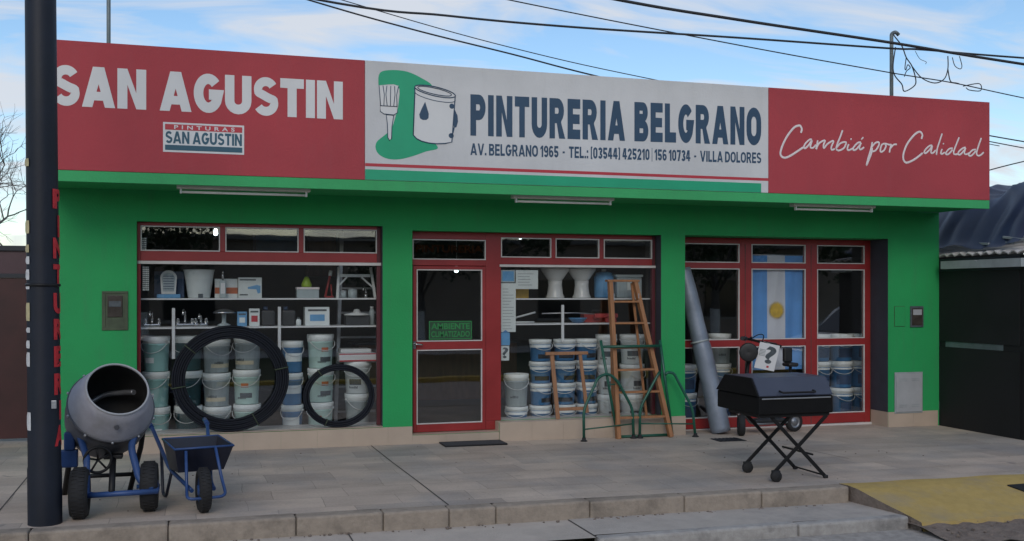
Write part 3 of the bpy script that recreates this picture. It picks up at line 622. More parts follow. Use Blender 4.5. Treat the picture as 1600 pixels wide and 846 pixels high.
# --- door and middle window (plane Y=.16)
Y2 = 0.16
dx0, dx1 = 2.385, 3.43
dm = MB()
dr = thing_parent = None
rails = [(dx0, dx0 + 0.035, 0.168, 2.528), (3.31, 3.50, 0.275, 2.528), (3.31, 3.43, 0.168, 0.2745), (dx0 + 0.035, 3.31, 2.44, 2.528), (dx0 + 0.035, 3.31, 2.13, 2.20)]
f2 = frame_window('door_surround', Y2, rails, [(dx0 + 0.035, 3.31, 2.20, 2.44)])
dl = MB()
for r in [(2.424, 2.466, 0.172, 2.124), (3.262, 3.306, 0.172, 2.124), (2.466, 3.262, 2.085, 2.124), (2.466, 3.262, 1.14, 1.235), (2.466, 3.262, 0.172, 0.265)]:
    dl.box(r[0], r[1], Y2 - 0.012, Y2 + 0.04, r[2], r[3], 0.004)
door = dl.build('door', 'red', shop)
bd = MB()
for (a, b, c, d) in [(2.466, 3.262, 1.235, 2.085), (2.466, 3.262, 0.265, 1.14)]:
    k = 0.012; Y = Y2 - 0.012
    bd.box(a, b, Y - 0.004, Y + 0.02, d - k, d); bd.box(a, b, Y - 0.004, Y + 0.02, c, c + k); bd.box(a, a + k, Y - 0.004, Y + 0.02, c + k, d - k); bd.box(b - k, b, Y - 0.004, Y + 0.02, c + k, d - k)
    gp = MB(); gp.box(a + 0.001, b - 0.001, Y + 0.024, Y + 0.03, c + 0.001, d - 0.001); gp.build('glass_pane', 'glass', door)
bd.build('glazing_bead', 'bead', door)
hd = MB(); hd.tube(corner([(2.44, Y2 - 0.012, 1.21), (2.44, Y2 - 0.06, 1.21), (2.53, Y2 - 0.06, 1.20)], 0.02), 0.009, 8); hd.box(2.426, 2.456, Y2 - 0.018, Y2 - 0.012, 1.15, 1.24); hd.build('door_handle', 'chrome', door)
wx0, wx1 = 3.50, 5.53
f3 = frame_window('display_window', Y2,
    [(wx0, wx1 - 0.045, 2.475, 2.528), (wx0, wx1 - 0.045, 2.152, 2.235), (4.14, 4.196, 2.235, 2.475), (4.77, 4.83, 2.235, 2.475)],
    [(wx0, 4.14, 2.235, 2.475), (4.196, 4.77, 2.235, 2.475), (4.83, wx1 - 0.045, 2.235, 2.475)])
gp = MB(); gp.box(wx0 + 0.001, wx1 - 0.046, Y2 + 0.024, Y2 + 0.030, 0.276, 2.12); gp.build('glass_pane', 'glass', f3)
pl = MB(); pl.box(wx0 - 0.02, wx1 - 0.004, Y2 - 0.02, Y2 + 0.05, 2.121, 2.150, 0.002); pl.build('metal_head_channel', 'bead', f3)
# --- right glazed doors (plane Y=.37)
Y3 = 0.37
a, b = 5.866, 8.866
V = [(a, a + 0.03), (6.84, 7.02), (7.84, 8.02), (8.77, b)]
rl = [(v0, v1, 0.02, 2.53) for v0, v1 in V]
pn = []
for (p, q) in ((V[0][1], V[1][0]), (V[1][1], V[2][0]), (V[2][1], V[3][0])):
    rl += [(p, q, 2.455, 2.53), (p, q, 2.13, 2.205), (p, q, 1.10, 1.19), (p, q, 0.04, 0.175)]
    pn += [(p, q, 2.205, 2.455), (p, q, 1.19, 2.13), (p, q, 0.175, 1.10)]
f4 = frame_window('glazed_door', Y3, rl, pn)
kk = MB()
for x in (6.925, 7.925):
    kk.box(x - 0.004, x + 0.004, Y3 - 0.003, Y3 + 0.001, 0.05, 2.45)
kk.build('leaf_gap', 'joint', f4)
th = MB(); th.box(a, b, Y3 - 0.03, Y3 + 0.05, -0.03, 0.036, 0.004); th.build('threshold', 'bead', f4)

# ================================================================== SIGN
YS = -0.93
sign = thing('fascia_sign', 'long shop sign above the windows, red at both ends and white in the middle', 'shop sign', (4.1, -0.6, 2.99))
SZ0, SZ1 = 2.994, 4.246
bx = MB(); bx.box(XL, XR, YS + 0.032, -0.45, SZ0 + 0.002, SZ1 - 0.012); bx.build('sign_box', 'gutter', sign)
pr = MB(); pr.box(XL - 0.004, 1.688, YS, YS + 0.03, SZ0, SZ1, 0.003); pr = pr.build('sign_panel', 'sign_red', sign); pr['label'] = 'red panel with large white capitals'
pw = MB(); pw.box(1.691, 6.485, YS, YS + 0.03, SZ0, SZ1, 0.003); pw = pw.build('sign_panel', 'sign_white', sign); pw['label'] = 'white panel with navy capitals and a paint can drawing'
pq = MB(); pq.box(6.488, XR + 0.004, YS, YS + 0.03, SZ0, SZ1, 0.003); pq = pq.build('sign_panel', 'sign_red', sign); pq['label'] = 'red panel with white handwriting'
block_letters('lettering', 'SAN AGUSTIN', -1.325, 1.458, 3.612, 4.005, YS, 'print_white', pr, s=.262, gap=.06, space=.30)
lb = MB(); lb.box(-0.315, 0.463, YS - 0.003, YS + 0.001, 3.205, 3.50); lb.build('logo_plate', 'print_white', pr)
l2 = MB(); l2.box(-0.296, 0.444, YS - 0.0055, YS - 0.0032, 3.426, 3.482); l2.build('logo_band', 'print_red', pr)
l3 = MB(); l3.box(-0.296, 0.444, YS - 0.0055, YS - 0.0032, 3.225, 3.276); l3.build('logo_band', 'print_teal', pr)
lettering('lettering', 'PINTURAS', -0.21, 0.37, 3.434, 3.474, YS - 0.0058, 'print_white', pr, offset=0.02, spacing=1.75, depth=0.002)
block_letters('lettering', 'SAN AGUSTIN', -0.292, 0.441, 3.292, 3.412, YS - 0.0034, 'print_teal', pr, s=.22, gap=.07, space=.26, depth=.002)
def wz(p): # the centre panel's type sits on a line rising very slightly to the right
    return Vector((p.x, p.y, p.z + (p.x - 2.83) * 0.012))
block_letters('lettering', 'PINTURERIA BELGRANO', 2.832, 6.388, 3.508, 3.955, YS, 'print_navy', pw, s=.262, gap=.115, space=.36, warp=wz)
block_letters('lettering', 'AV. BELGRANO 1965  -  TEL.: (03544) 425210 | 156 10734  -  VILLA DOLORES', 2.832, 6.388, 3.298, 3.425, YS, 'print_navy', pw, s=.21, gap=.10, space=.24, warp=wz)
st = MB(); st.box(1.692, 6.484, YS - 0.002, YS + 0.001, 3.136, 3.168); st.build('stripe', 'print_red', pw)
st = MB(); st.box(1.692, 6.388, YS - 0.002, YS + 0.001, 2.996, 3.104); st.build('stripe', 'print_green', pw)
def flat(name, pts, m, y, parent, d=0.0012): o = MB().prism(pts, YS - y - d, YS - y); return o.build(name, m, parent)
def line(mb, pts, r, y, closed=False):
    P = [Vector((x, YS - y, z)) for x, z in pts]; mb.tube(P, r, 6, closed)
BLOB = [(1.832, 3.991), (1.832, 4.08), (1.858, 4.133), (1.928, 4.156), (2.045, 4.164), (2.162, 4.149), (2.293, 4.096), (2.412, 4.019), (2.425, 3.871), (2.412, 3.676), (2.398, 3.533), (2.425, 3.43), (2.471, 3.354), (2.346, 3.317), (2.214, 3.266), (2.058, 3.222), (1.928, 3.223), (1.838, 3.264), (1.802, 3.327), (1.815, 3.397), (1.89, 3.464), (1.967, 3.538), (2.012, 3.668), (2.045, 3.811), (2.038, 4.0)]
sm = smooth_path([(x, 0, z) for x, z in BLOB + BLOB[:1]], 4)[:-1]
flat('green_blot', [(p.x, p.z) for p in sm], 'print_green', 0.0, pw)
BR = [(1.838, 3.991), (2.045, 4.0), (2.029, 3.782), (1.854, 3.78)]; FE = [(1.851, 3.778), (2.032, 3.777), (2.033, 3.714), (1.995, 3.688), (1.89, 3.693), (1.851, 3.718)]; HA = [(1.915, 3.684), (1.993, 3.68), (1.975, 3.564), (1.97, 3.436), (1.949, 3.417), (1.931, 3.447), (1.926, 3.587)]
brush = MB()
for q in (BR, FE, HA): brush.prism(q, YS - 0.0030, YS - 0.0015)
bo = brush.build('brush_drawing', 'print_white', pw)
ln = MB()
for q in (FE, HA): line(ln, q, 0.0045, 0.0035, True)
for k in range(6):
    u = k / 5; line(ln, [(1.838 + u * 0.207, 3.992), (1.845 + u * 0.19 + 0.012 * math.sin(k * 2.1), 3.9), (1.854 + u * 0.175, 3.782)], 0.004, 0.0035)
CAN = [(2.221, 3.943), (2.204, 3.485), (2.24, 3.448), (2.293, 3.424), (2.37, 3.408), (2.451, 3.403), (2.55, 3.41), (2.625, 3.429), (2.662, 3.923)]
CT = [(2.665, 3.928), (2.657, 3.916), (2.635, 3.908), (2.599, 3.903), (2.552, 3.902), (2.499, 3.906), (2.441, 3.913), (2.383, 3.924), (2.33, 3.937), (2.284, 3.952), (2.249, 3.967), (2.227, 3.983), (2.219, 3.996), (2.227, 4.008), (2.249, 4.016), (2.284, 4.021), (2.33, 4.022), (2.383, 4.019), (2.441, 4.012), (2.499, 4.001), (2.552, 3.988), (2.599, 3.973), (2.635, 3.957), (2.657, 3.942)]
CI = [(2.622, 3.935), (2.616, 3.928), (2.597, 3.922), (2.567, 3.92), (2.528, 3.921), (2.484, 3.925), (2.435, 3.931), (2.388, 3.94), (2.343, 3.95), (2.305, 3.961), (2.275, 3.973), (2.257, 3.984), (2.251, 3.994), (2.257, 4.001), (2.275, 4.007), (2.305, 4.009), (2.343, 4.008), (2.388, 4.005), (2.435, 3.998), (2.484, 3.99), (2.528, 3.979), (2.567, 3.968), (2.597, 3.956), (2.616, 3.945)]
outline = CAN[:] + [(2.665, 3.928)] + CT[::-1][:12]
cn = MB(); cn.prism([(2.204, 3.485), (2.24, 3.448), (2.293, 3.424), (2.37, 3.408), (2.451, 3.403), (2.55, 3.41), (2.625, 3.429), (2.665, 3.928)] + CT[::-1][1:12] + [(2.219, 3.996)], YS - 0.0030, YS - 0.0015)
cn.build('can_drawing', 'print_white', pw)
line(ln, CAN[1:] + [(2.665, 3.928)], 0.006, 0.0036); line(ln, [(2.219, 3.99), (2.221, 3.943), (2.204, 3.485)], 0.006, 0.0036)
line(ln, CT, 0.006, 0.0037, True); line(ln, CI, 0.005, 0.0037, True); line(ln, [(x, z - 0.05) for x, z in CT[:13]], 0.004, 0.0036)
DR = [(2.332, 3.846), (2.352, 3.783), (2.372, 3.719), (2.369, 3.674), (2.346, 3.652), (2.306, 3.65), (2.277, 3.666), (2.268, 3.705), (2.293, 3.767)]
ln.prism(DR, YS - 0.0045, YS - 0.0032)
for cx, cz in ((2.625, 3.814), (2.618, 3.497)): ln.prism([(cx + 0.028 * math.cos(i * PI / 8), cz + 0.028 * math.sin(i * PI / 8)) for i in range(16)], YS - 0.0045, YS - 0.0032)
ln.prism([(2.654, 3.786), (2.689, 3.716), (2.694, 3.651), (2.676, 3.591), (2.649, 3.583), (2.643, 3.648)], YS - 0.0014, YS - 0.0001)
line(ln, [(2.649, 3.583), (2.640, 3.54), (2.625, 3.50)], 0.007, 0.0036)
ln.build('ink_lines', 'print_navy', pw)
SCRIPT = [
[(6.926, 3.726), (6.94, 3.768), (6.921, 3.808), (6.888, 3.81), (6.832, 3.783), (6.748, 3.689), (6.684, 3.581), (6.651, 3.49), (6.656, 3.442), (6.702, 3.419), (6.767, 3.438), (6.86, 3.491), (6.963, 3.556)],
[(7.081, 3.651), (7.048, 3.65), (6.991, 3.602), (6.968, 3.556), (6.991, 3.545), (7.038, 3.588), (7.081, 3.643), (7.057, 3.564), (7.095, 3.553), (7.133, 3.592)],
[(7.161, 3.647), (7.147, 3.584), (7.137, 3.535), (7.17, 3.602), (7.227, 3.641), (7.261, 3.647), (7.242, 3.597), (7.246, 3.556), (7.294, 3.607), (7.361, 3.647), (7.38, 3.64), (7.351, 3.577), (7.356, 3.54), (7.399, 3.554)],
[(7.509, 3.786), (7.476, 3.706), (7.437, 3.622), (7.413, 3.554)],
[(7.418, 3.563), (7.476, 3.623), (7.543, 3.643), (7.558, 3.627), (7.524, 3.567), (7.456, 3.536), (7.418, 3.55)],
[(7.596, 3.62), (7.577, 3.57), (7.587, 3.545), (7.63, 3.559), (7.659, 3.573)],
[(7.631, 3.692), (7.625, 3.671)],
[(7.771, 3.648), (7.727, 3.642), (7.669, 3.59), (7.659, 3.552), (7.698, 3.558), (7.756, 3.619), (7.771, 3.644), (7.747, 3.585), (7.766, 3.561), (7.815, 3.592)],
[(7.805, 3.713), (7.771, 3.682)],
[(7.932, 3.66), (7.913, 3.575), (7.873, 3.457), (7.849, 3.372), (7.888, 3.449), (7.92, 3.525), (7.932, 3.593)],
[(7.927, 3.601), (7.981, 3.653), (8.026, 3.66), (8.026, 3.622), (7.981, 3.561), (7.932, 3.543)],
[(8.111, 3.651), (8.071, 3.632), (8.051, 3.581), (8.056, 3.543), (8.101, 3.566), (8.131, 3.618), (8.117, 3.648), (8.18, 3.637), (8.21, 3.642)],
[(8.21, 3.646), (8.19, 3.587), (8.18, 3.54)],
[(8.19, 3.587), (8.24, 3.639), (8.29, 3.646)],
[(8.652, 3.729), (8.667, 3.777), (8.642, 3.814), (8.601, 3.812), (8.531, 3.762), (8.44, 3.656), (8.39, 3.544), (8.385, 3.468), (8.42, 3.427), (8.48, 3.438), (8.571, 3.484), (8.672, 3.556)],
[(8.815, 3.655), (8.774, 3.649), (8.713, 3.6), (8.693, 3.561), (8.723, 3.558), (8.785, 3.611), (8.815, 3.651), (8.795, 3.569), (8.825, 3.562), (8.866, 3.598)],
[(8.964, 3.812), (8.928, 3.72), (8.892, 3.624), (8.877, 3.538)],
[(8.964, 3.619), (8.943, 3.567), (8.959, 3.554), (9.005, 3.578)],
[(8.986, 3.693), (8.98, 3.674)],
[(9.124, 3.634), (9.072, 3.623), (9.026, 3.579), (9.021, 3.553), (9.062, 3.559), (9.124, 3.617)],
[(9.223, 3.776), (9.176, 3.679), (9.14, 3.592), (9.15, 3.558), (9.207, 3.564)],
[(9.322, 3.651), (9.28, 3.641), (9.218, 3.595), (9.207, 3.56), (9.244, 3.562), (9.301, 3.616), (9.322, 3.647), (9.301, 3.581), (9.333, 3.565), (9.375, 3.584)],
[(9.48, 3.632), (9.427, 3.621), (9.375, 3.575), (9.375, 3.549), (9.417, 3.555), (9.48, 3.614)],
[(9.564, 3.783), (9.522, 3.685), (9.49, 3.589), (9.512, 3.555), (9.554, 3.565), (9.601, 3.602)],
]
hw = MB()
for i, stt in enumerate(SCRIPT):
    P = smooth_path([(x, YS - 0.0004 * (i % 4), z) for x, z in stt], 5)
    rb = 0.0135 if i in (0, 14) else 0.0115
    hw.tube(P, [rb * (0.8 if k in (0, len(P) - 1) else 1) for k in range(len(P))], 8)
for v in hw.bm.verts: v.co.y = YS - 0.0005 + (v.co.y - YS) * 0.12
hw.build('handwriting', 'print_pink', pq)

# ================================================================== THINGS FIXED TO THE FRONT
def fixture(x0, x1, label):
    t = thing('light_fixture', label, 'light fixture', ((x0 + x1) / 2, -0.74, 2.9), 'fluorescent fixtures under the canopy')
    m = MB(); m.box(x0, x1, -0.80, -0.69, 2.862, 2.905, 0.006); m.build('housing', 'fixture', t)
    m = MB(); m.cyl((x0 + 0.05, -0.765, 2.828), (x1 - 0.05, -0.765, 2.828), 0.013, n=10); m.build('lamp_tube', 'tube', t)
    for x in (x0 + 0.03, x1 - 0.05):
        m = MB(); m.box(x, x + 0.02, -0.785, -0.745, 2.812, 2.8615, 0.003); m.build('lamp_holder', 'white_pl', t)
fixture(-0.19, 1.14, 'leftmost white tube light under the canopy, above the left display window')
fixture(3.36, 4.57, 'white tube light under the canopy between the door and the ladder window')
fixture(6.92, 8.08, 'rightmost white tube light under the canopy, above the flag')
t = thing('electric_meter', 'recessed electricity meter with a rusty frame on the green wall left of the windows', 'meter', (-0.825, 0, 1.42))
m = MB(); m.box(-0.955, -0.695, -0.012, -0.001, 1.80, 1.825, 0.003); m.box(-0.955, -0.695, -0.012, -0.001, 1.41, 1.44, 0.003); m.box(-0.955, -0.92, -0.012, -0.001, 1.44, 1.80, 0.003); m.box(-0.73, -0.695, -0.012, -0.001, 1.44, 1.80, 0.003); m.build('frame', 'meter', t)
m = MB(); m.box(-0.92, -0.73, -0.006, -0.001, 1.44, 1.80); m.build('meter_door', 'meter', t)
m = MB(); m.box(-0.90, -0.75, -0.018, -0.0065, 1.55, 1.78, 0.006); m.build('window', 'meter_glass', t)
m = MB(); m.box(-0.885, -0.765, -0.022, -0.0185, 1.66, 1.72, 0.002); m.build('dial_plate', 'ink', t)
t = thing('intercom_box', 'small dark glazed meter box on the right green pillar', 'meter', (9.31, 0, 1.35))
m = MB(); m.box(9.215, 9.425, -0.02, -0.001, 1.345, 1.63, 0.006); m.build('case', 'ink', t)
m = MB(); m.box(9.235, 9.405, -0.024, -0.0205, 1.37, 1.60, 0.002); m.build('window', 'meter_glass', t)
m = MB(); m.box(9.25, 9.39, -0.027, -0.0245, 1.51, 1.585, 0.002); m.build('dial_plate', 'gas_box', t)
t = thing('wall_cover_plate', 'square blank cover painted green left of the dark meter box', 'cover plate', (9.05, 0, 1.355))
m = MB(); m.box(8.965, 9.135, -0.004, -0.001, 1.355, 1.63); m.build('gap_line', 'meter', t)
m = MB(); m.box(8.970, 9.130, -0.010, -0.0042, 1.360, 1.625, 0.002); m.build('plate', 'green', t)
t = thing('gas_cabinet', 'pale grey metal gas cabinet with louvres low on the right green pillar', 'gas cabinet', (9.19, 0, 0.19))
m = MB(); m.box(8.965, 9.415, -0.014, -0.0065, 0.185, 0.74, 0.004); m.build('frame', 'gutter', t)
m = MB(); m.box(8.985, 9.395, -0.024, -0.0145, 0.205, 0.72, 0.004)
m.build('cabinet_door', 'gas_box', t)
for z in (0.27, 0.295, 0.62, 0.645):
    for x in (9.03, 9.23):
        m = MB(); m.box(x, x + 0.12, -0.027, -0.0245, z, z + 0.008); m.build('louvre', 'gutter', t)

# ================================================================== UTILITY POLE (front left)
PX, PY, PR = -1.076, -3.33, 0.115
t = thing('utility_pole', 'thick navy painted utility pole with red letters at the kerb', 'pole', (PX, PY, gz(PX)))
def lean(z): return (PX - 0.008 * (z - 0.09), PY)
m = MB(); m.lathe([(PR + 0.004, gz(PX) - 0.3), (PR + 0.004, 0.5), (PR, 0.52), (PR - 0.006, 3.0), (PR - 0.014, 8.4), (0.0, 8.4)], 40)
for v in m.bm.verts: v.co.x += lean(v.co.z)[0]; v.co.y += PY
m.build('shaft', 'navy', t)
m = MB(); m.lathe([(PR - 0.002, 1.852), (PR + 0.006, 1.854), (PR + 0.006, 1.872), (PR - 0.002, 1.874)], 36)
for v in m.bm.verts: v.co.x += lean(v.co.z)[0]; v.co.y += PY
m.build('strap', 'black_metal', t)
VA = math.atan2(-11.643 - PY, 0 - PX)      # bearing from the pole to the street
def wrap(p, a0):
    """p.x is arc length from the bearing a0, p.z the height; a letter painted round the shaft"""
    a = VA + a0 + p.x / PR; rr = PR + 0.0012 - p.y * 0.35
    return Vector((lean(p.z)[0] + rr * math.cos(a), PY + rr * math.sin(a), p.z))
def subdiv(me):
    b = bmesh.new(); b.from_mesh(me); bmesh.ops.triangulate(b, faces=b.faces)
    bmesh.ops.subdivide_edges(b, edges=[e for e in b.edges if e.calc_length() > 0.05], cuts=2, use_grid_fill=False); b.to_mesh(me); b.free()
for ch, pa, pb in zip('PINTURERIA', (298, 338, 373, 414, 458, 498, 540, 582, 624, 662), (328, 372, 405, 446, 490, 530, 572, 615, 654, 694)):
    zt = 1.8 - (pa - 459) * 0.004815; zb = 1.8 - (pb - 459) * 0.004815
    wd = 0.042 if ch == 'I' else 0.11
    o = lettering('letter', ch, 0.0, wd, zb, zt, 0.0, 'pole_red', t, offset=0.05, depth=0.003)
    me = o.data; subdiv(me)
    for v in me.vertices: v.co = wrap(v.co, R(37) + (0.05 / PR if ch == 'I' else 0))
pm = [(258, .035, .03, 'c'), (357, .04, .05, 'c'), (390, .025, .03, 'c'), (408, .014, .03, 'w'), (430, .03, .04, 'w'), (448, .03, .022, 'w'), (487, .038, .07, 'c'), (515, .02, .02, 'w'), (537, .028, .03, 'w'), (560, .03, .055, 'w'), (655, .035, .07, 'w')]
for k, mm in (('c', 'pole_cream'), ('w', 'pole_white')):
    for y, wdt, hh, q in pm:
        if q != k: continue
        m = MB()
        z = 1.8 - (y - 459) * 0.0048; a1 = -R(49) - random.uniform(0, 0.08)
        rng = [(0, .55, -1), (1, .9, -.5), (2, 1, .1), (3, .75, .6), (4, .5, 1)]
        prev = None
        for _, f, zz in rng:
            row = []
            for s in range(4):
                a = a1 - (wdt + .05) * f / PR * s / 3 - (1 - f) * .03
                zc = z + zz * hh * .95; row.append(m.bm.verts.new((lean(zc)[0] + (PR + .002) * math.cos(VA + a), PY + (PR + .002) * math.sin(VA + a), zc)))
            if prev:
                for s in range(3): m.bm.faces.new((prev[s], prev[s + 1], row[s + 1], row[s]))
            prev = row
        m.build('paint_mark', mm, t)
m = MB(); m.box(-0.018, 0.018, -0.008, 0.004, -0.03, 0.03, 0.003)
for v in m.bm.verts: v.co += Vector((lean(1)[0] + (PR + .003) * math.cos(VA + .6), PY + (PR + .003) * math.sin(VA + .6), 0.98))
m.build('staple', 'steel', t)

# ================================================================== CONCRETE MIXER
t = thing('concrete_mixer', 'grey drum concrete mixer on a blue two wheeled frame beside the navy pole', 'concrete mixer', (-0.6, -2.95, gz(-0.6)))
G = gz(-0.6)
ax = Vector((0.24, -0.76, 0.60)).normalized(); DC = Vector((-0.665, -2.80, 0.865))
q = ax.to_track_quat('Z', 'Y').to_matrix().to_4x4(); DM = Matrix.Translation(DC) @ q
up = [(0.325, 0.066), (0.318, 0.095), (0.304, 0.135), (0.272, 0.22), (0.236, 0.305)]
m = MB(); m.lathe(up + [(0.226, 0.305), (0.262, 0.215), (0.290, 0.13), (0.305, 0.067)], 48, DM); dr_ = m.build('drum', 'drum', t)
m = MB(); m.tube([DM @ Vector((0.233 * math.cos(i * 2 * PI / 48), 0.233 * math.sin(i * 2 * PI / 48), 0.306)) for i in range(48)], 0.0085, 8, True); m.build('rim', 'gas_box', dr_)
m = MB(); m.lathe([(0.0, -0.45), (0.14, -0.445), (0.20, -0.41), (0.27, -0.31), (0.31, -0.20), (0.325, -0.09), (0.328, 0.0), (0.328, 0.04), (0.336, 0.042), (0.336, 0.064), (0.31, 0.065), (0.305, -0.03), (0.25, -0.25), (0.12, -0.37), (0.0, -0.375)], 48, DM); m.build('drum_base', 'drum_low', t)
m = MB(); m.lathe([(0.0, -0.30), (0.11, -0.295), (0.24, -0.18), (0.298, -0.03), (0.287, 0.115), (0.256, 0.21), (0.224, 0.298)], 40, DM)
m.build('drum_lining', 'drum_in', dr_, recalc=False)
m = MB()
for s in (0, 1):
    pts = [DM @ Vector((0.20 * math.cos(a), 0.20 * math.sin(a), z)) for a, z in ((3.6 + s * PI, 0.1), (4.1 + s * PI, -0.02), (4.7 + s * PI, -0.10), (5.3 + s * PI, -0.16))]
    m.tube(smooth_path(pts, 5), 0.022, 8)
m.build('mixing_paddle', 'steel', dr_)
m = MB(); p = DM @ Vector((0.0, 0.0, 0)); 
bolt = DM @ (Matrix.Rotation(-PI / 2 - 0.1, 4, 'Z') @ Vector((0.287, 0, 0.205))); bn = (bolt - DC).normalized()
m.cyl(bolt - bn * 0.01, bolt + bn * 0.012, 0.019, n=12); m.build('bolt', 'drum_low', dr_)
for i in range(10):
    a = i * 2 * PI / 10 + .2; c_ = DM @ Vector((.340 * math.cos(a), .340 * math.sin(a), .053)); n_ = (c_ - (DM @ Vector((0, 0, .053)))).normalized()
    m = MB(); m.cyl(c_ - n_ * .008, c_ + n_ * .008, .011, n=6); m.build('flange_bolt', 'steel', t)
m = MB()
for i in range(72):
    a = i * 2 * PI / 72
    if i % 2 == 0: m.box(-0.006, 0.006, -0.012, 0.012, -0.02, 0.02, 0, mx=DM @ Matrix.Rotation(a, 4, 'Z') @ Matrix.Translation((0.20, 0, -0.355)))
m.lathe([(0.15, -0.38), (0.198, -0.38), (0.198, -0.337), (0.15, -0.337)], 48, DM); m.build('ring_gear', 'black_metal', t)
def wheel(x, y, z, r, wd, parent, tilt=0.0, hubm='blue_frame', spoke=False):
    mx = Matrix.Translation((x, y, z)) @ Matrix.Rotation(tilt, 4, 'Z') @ Matrix.Rotation(PI / 2, 4, 'Y')
    hub = MB(); hub.lathe([(0.0, -wd * .5), (r * .22, -wd * .5), (r * .24, -wd * .3), (r * .58, -wd * .26), (r * .62, -wd * .36), (r * .62, wd * .36), (r * .58, wd * .26), (r * .24, wd * .3), (r * .22, wd * .5), (0.0, wd * .5)], 28, mx)
    ho = None
    o = MB(); o.lathe([(r * .6, -wd * .36), (r * .72, -wd * .5), (r * .88, -wd * .47), (r * .97, -wd * .28), (r, 0), (r * .97, wd * .28), (r * .88, wd * .47), (r * .72, wd * .5), (r * .6, wd * .36)], 36, mx)
    for i in range(36):
        a = i * 2 * PI / 36
        for sx in (-1, 1): o.box(-0.006, 0.006, -0.004, 0.004, 0, wd * .3, mx=mx @ Matrix.Rotation(a + sx * .04, 4, 'Z') @ Matrix.Translation((r * .975, 0, -wd * .15 + sx * wd * .17)))
    w_ = o.build('wheel', 'rubber', parent); hub.build('hub', hubm, w_)
    return w_
wheel(-0.85, -3.21, G + 0.195, 0.195, 0.135, t); wheel(-0.355, -3.06, G + 0.195, 0.195, 0.135, t)
m = MB()
m.tube([(-0.80, -3.24, 0.262), (-0.28, -3.27, 0.272)], 0.022, 10); m.cyl((-0.87, -3.21, 0.278), (-0.76, -3.23, 0.268), 0.018); m.cyl((-0.45, -3.06, 0.278), (-0.28, -3.06, 0.278), 0.018); m.cyl((-0.29, -3.06, 0.278), (-0.29, -3.27, 0.272), 0.016)
m.build('axle', 'blue_frame', t)
m = MB(); m.tube([(-0.80, -3.22, 0.28), (-0.815, -3.05, 0.52), (-0.93, -2.80, 0.80)], 0.026, 10); m.build('frame_leg', 'blue_frame', t)
m = MB(); m.tube(corner([(-0.32, -3.24, 0.28), (-0.42, -3.18, 0.34), (-0.50, -3.0, 0.60), (-0.40, -2.80, 0.80)], .08), 0.028, 10); m.build('frame_leg', 'blue_frame', t)
m = MB(); m.tube([(-0.62, -3.25, 0.27), (-0.63, -2.95, 0.50)], 0.025, 10); m.box(-0.70, -0.56, -2.98, -2.86, 0.49, 0.52, 0.006); m.build('centre_post', 'black_metal', t)
m = MB(); m.tube([(-0.93, -2.80, 0.80), (-0.98, -2.45, 0.60), (-1.07, -2.2, G + 0.01)], 0.024, 10); m.tube([(-0.40, -2.80, 0.80), (-0.45, -2.4, 0.5), (-0.55, -2.2, G + 0.01)], 0.022, 10); m.tube([(-1.04, -2.28, 0.25), (-0.52, -2.28, 0.25)], 0.018, 8); m.build('rear_leg', 'black_metal', t)
hw_ = MB(); HC = Vector((-0.735, -3.04, 0.50)); hm = Matrix.Translation(HC) @ Matrix.Rotation(0.25, 4, 'Z') @ Matrix.Rotation(PI / 2, 4, 'X')
hw_.tube([hm @ Vector((0.10 * math.cos(i * 2 * PI / 32), 0.10 * math.sin(i * 2 * PI / 32), 0)) for i in range(32)], 0.012, 8, True)
for i in range(5):
    a = i * 2 * PI / 5 + .4; hw_.tube([hm @ Vector((0, 0, 0)), hm @ Vector((0.096 * math.cos(a), 0.096 * math.sin(a), 0))], 0.008, 6)
hw_.build('hand_wheel', 'black_metal', t)
m = MB(); m.box(-1.03, -0.90, -2.86, -2.80, 0.42, 0.56, 0.01); m.box(-1.0, -0.92, -2.88, -2.78, 0.56, 0.70, 0.01); m.build('motor_bracket', 'blue_frame', t)

# ================================================================== WHEELBARROW
t = thing('wheelbarrow', 'dark navy wheelbarrow facing the street right of the concrete mixer', 'wheelbarrow', (0.05, -3.22, gz(0.04))); barrow = t
g_ = gz(0.04); bz = g_
m = MB()
def ring(x0, x1, y0, y1, z0, z1=None): return [Vector((x0, y0, z0)), Vector((x1, y0, z0)), Vector((x1, y1, z1 or z0)), Vector((x0, y1, z1 or z0))]
O = [ring(-0.10, 0.26, -3.02, -2.66, 0.370, .35), ring(-0.145, 0.315, -3.12, -2.60, 0.572, 0.590)]
I = [[v + Vector((0, 0, 0.012)) + (Vector((0.01, 0.01, 0)) * 0) for v in O[0]], [v.copy() for v in O[1]]]
cI = Vector((0, -2.75, 0))
for rg in I:
    for v in rg: v.x += (0.008 if v.x < 0 else -0.008); v.y += (0.008 if v.y < -2.7 else -0.008)
def skin(mb, A, B):
    a = [mb.bm.verts.new(v) for v in A]; b = [mb.bm.verts.new(v) for v in B]
    for i in range(4): mb.bm.faces.new((a[i], a[(i + 1) % 4], b[(i + 1) % 4], b[i]))
    return a, b
a, b_ = skin(m, O[0], O[1]); m.bm.faces.new(a[::-1]); c, d = skin(m, I[0], I[1]); m.bm.faces.new(c)
for i in range(4): m.bm.faces.new((b_[i], b_[(i + 1) % 4], d[(i + 1) % 4], d[i]))
tray = m.build('tray', 'barrow_tray', t)
m = MB(); m.tube(O[1], 0.0095, 8, True); m.build('rim', 'blue_frame', tray)
wheel(0.055, -3.22, bz + 0.175, 0.175, 0.095, t, tilt=-0.08)
m = MB()
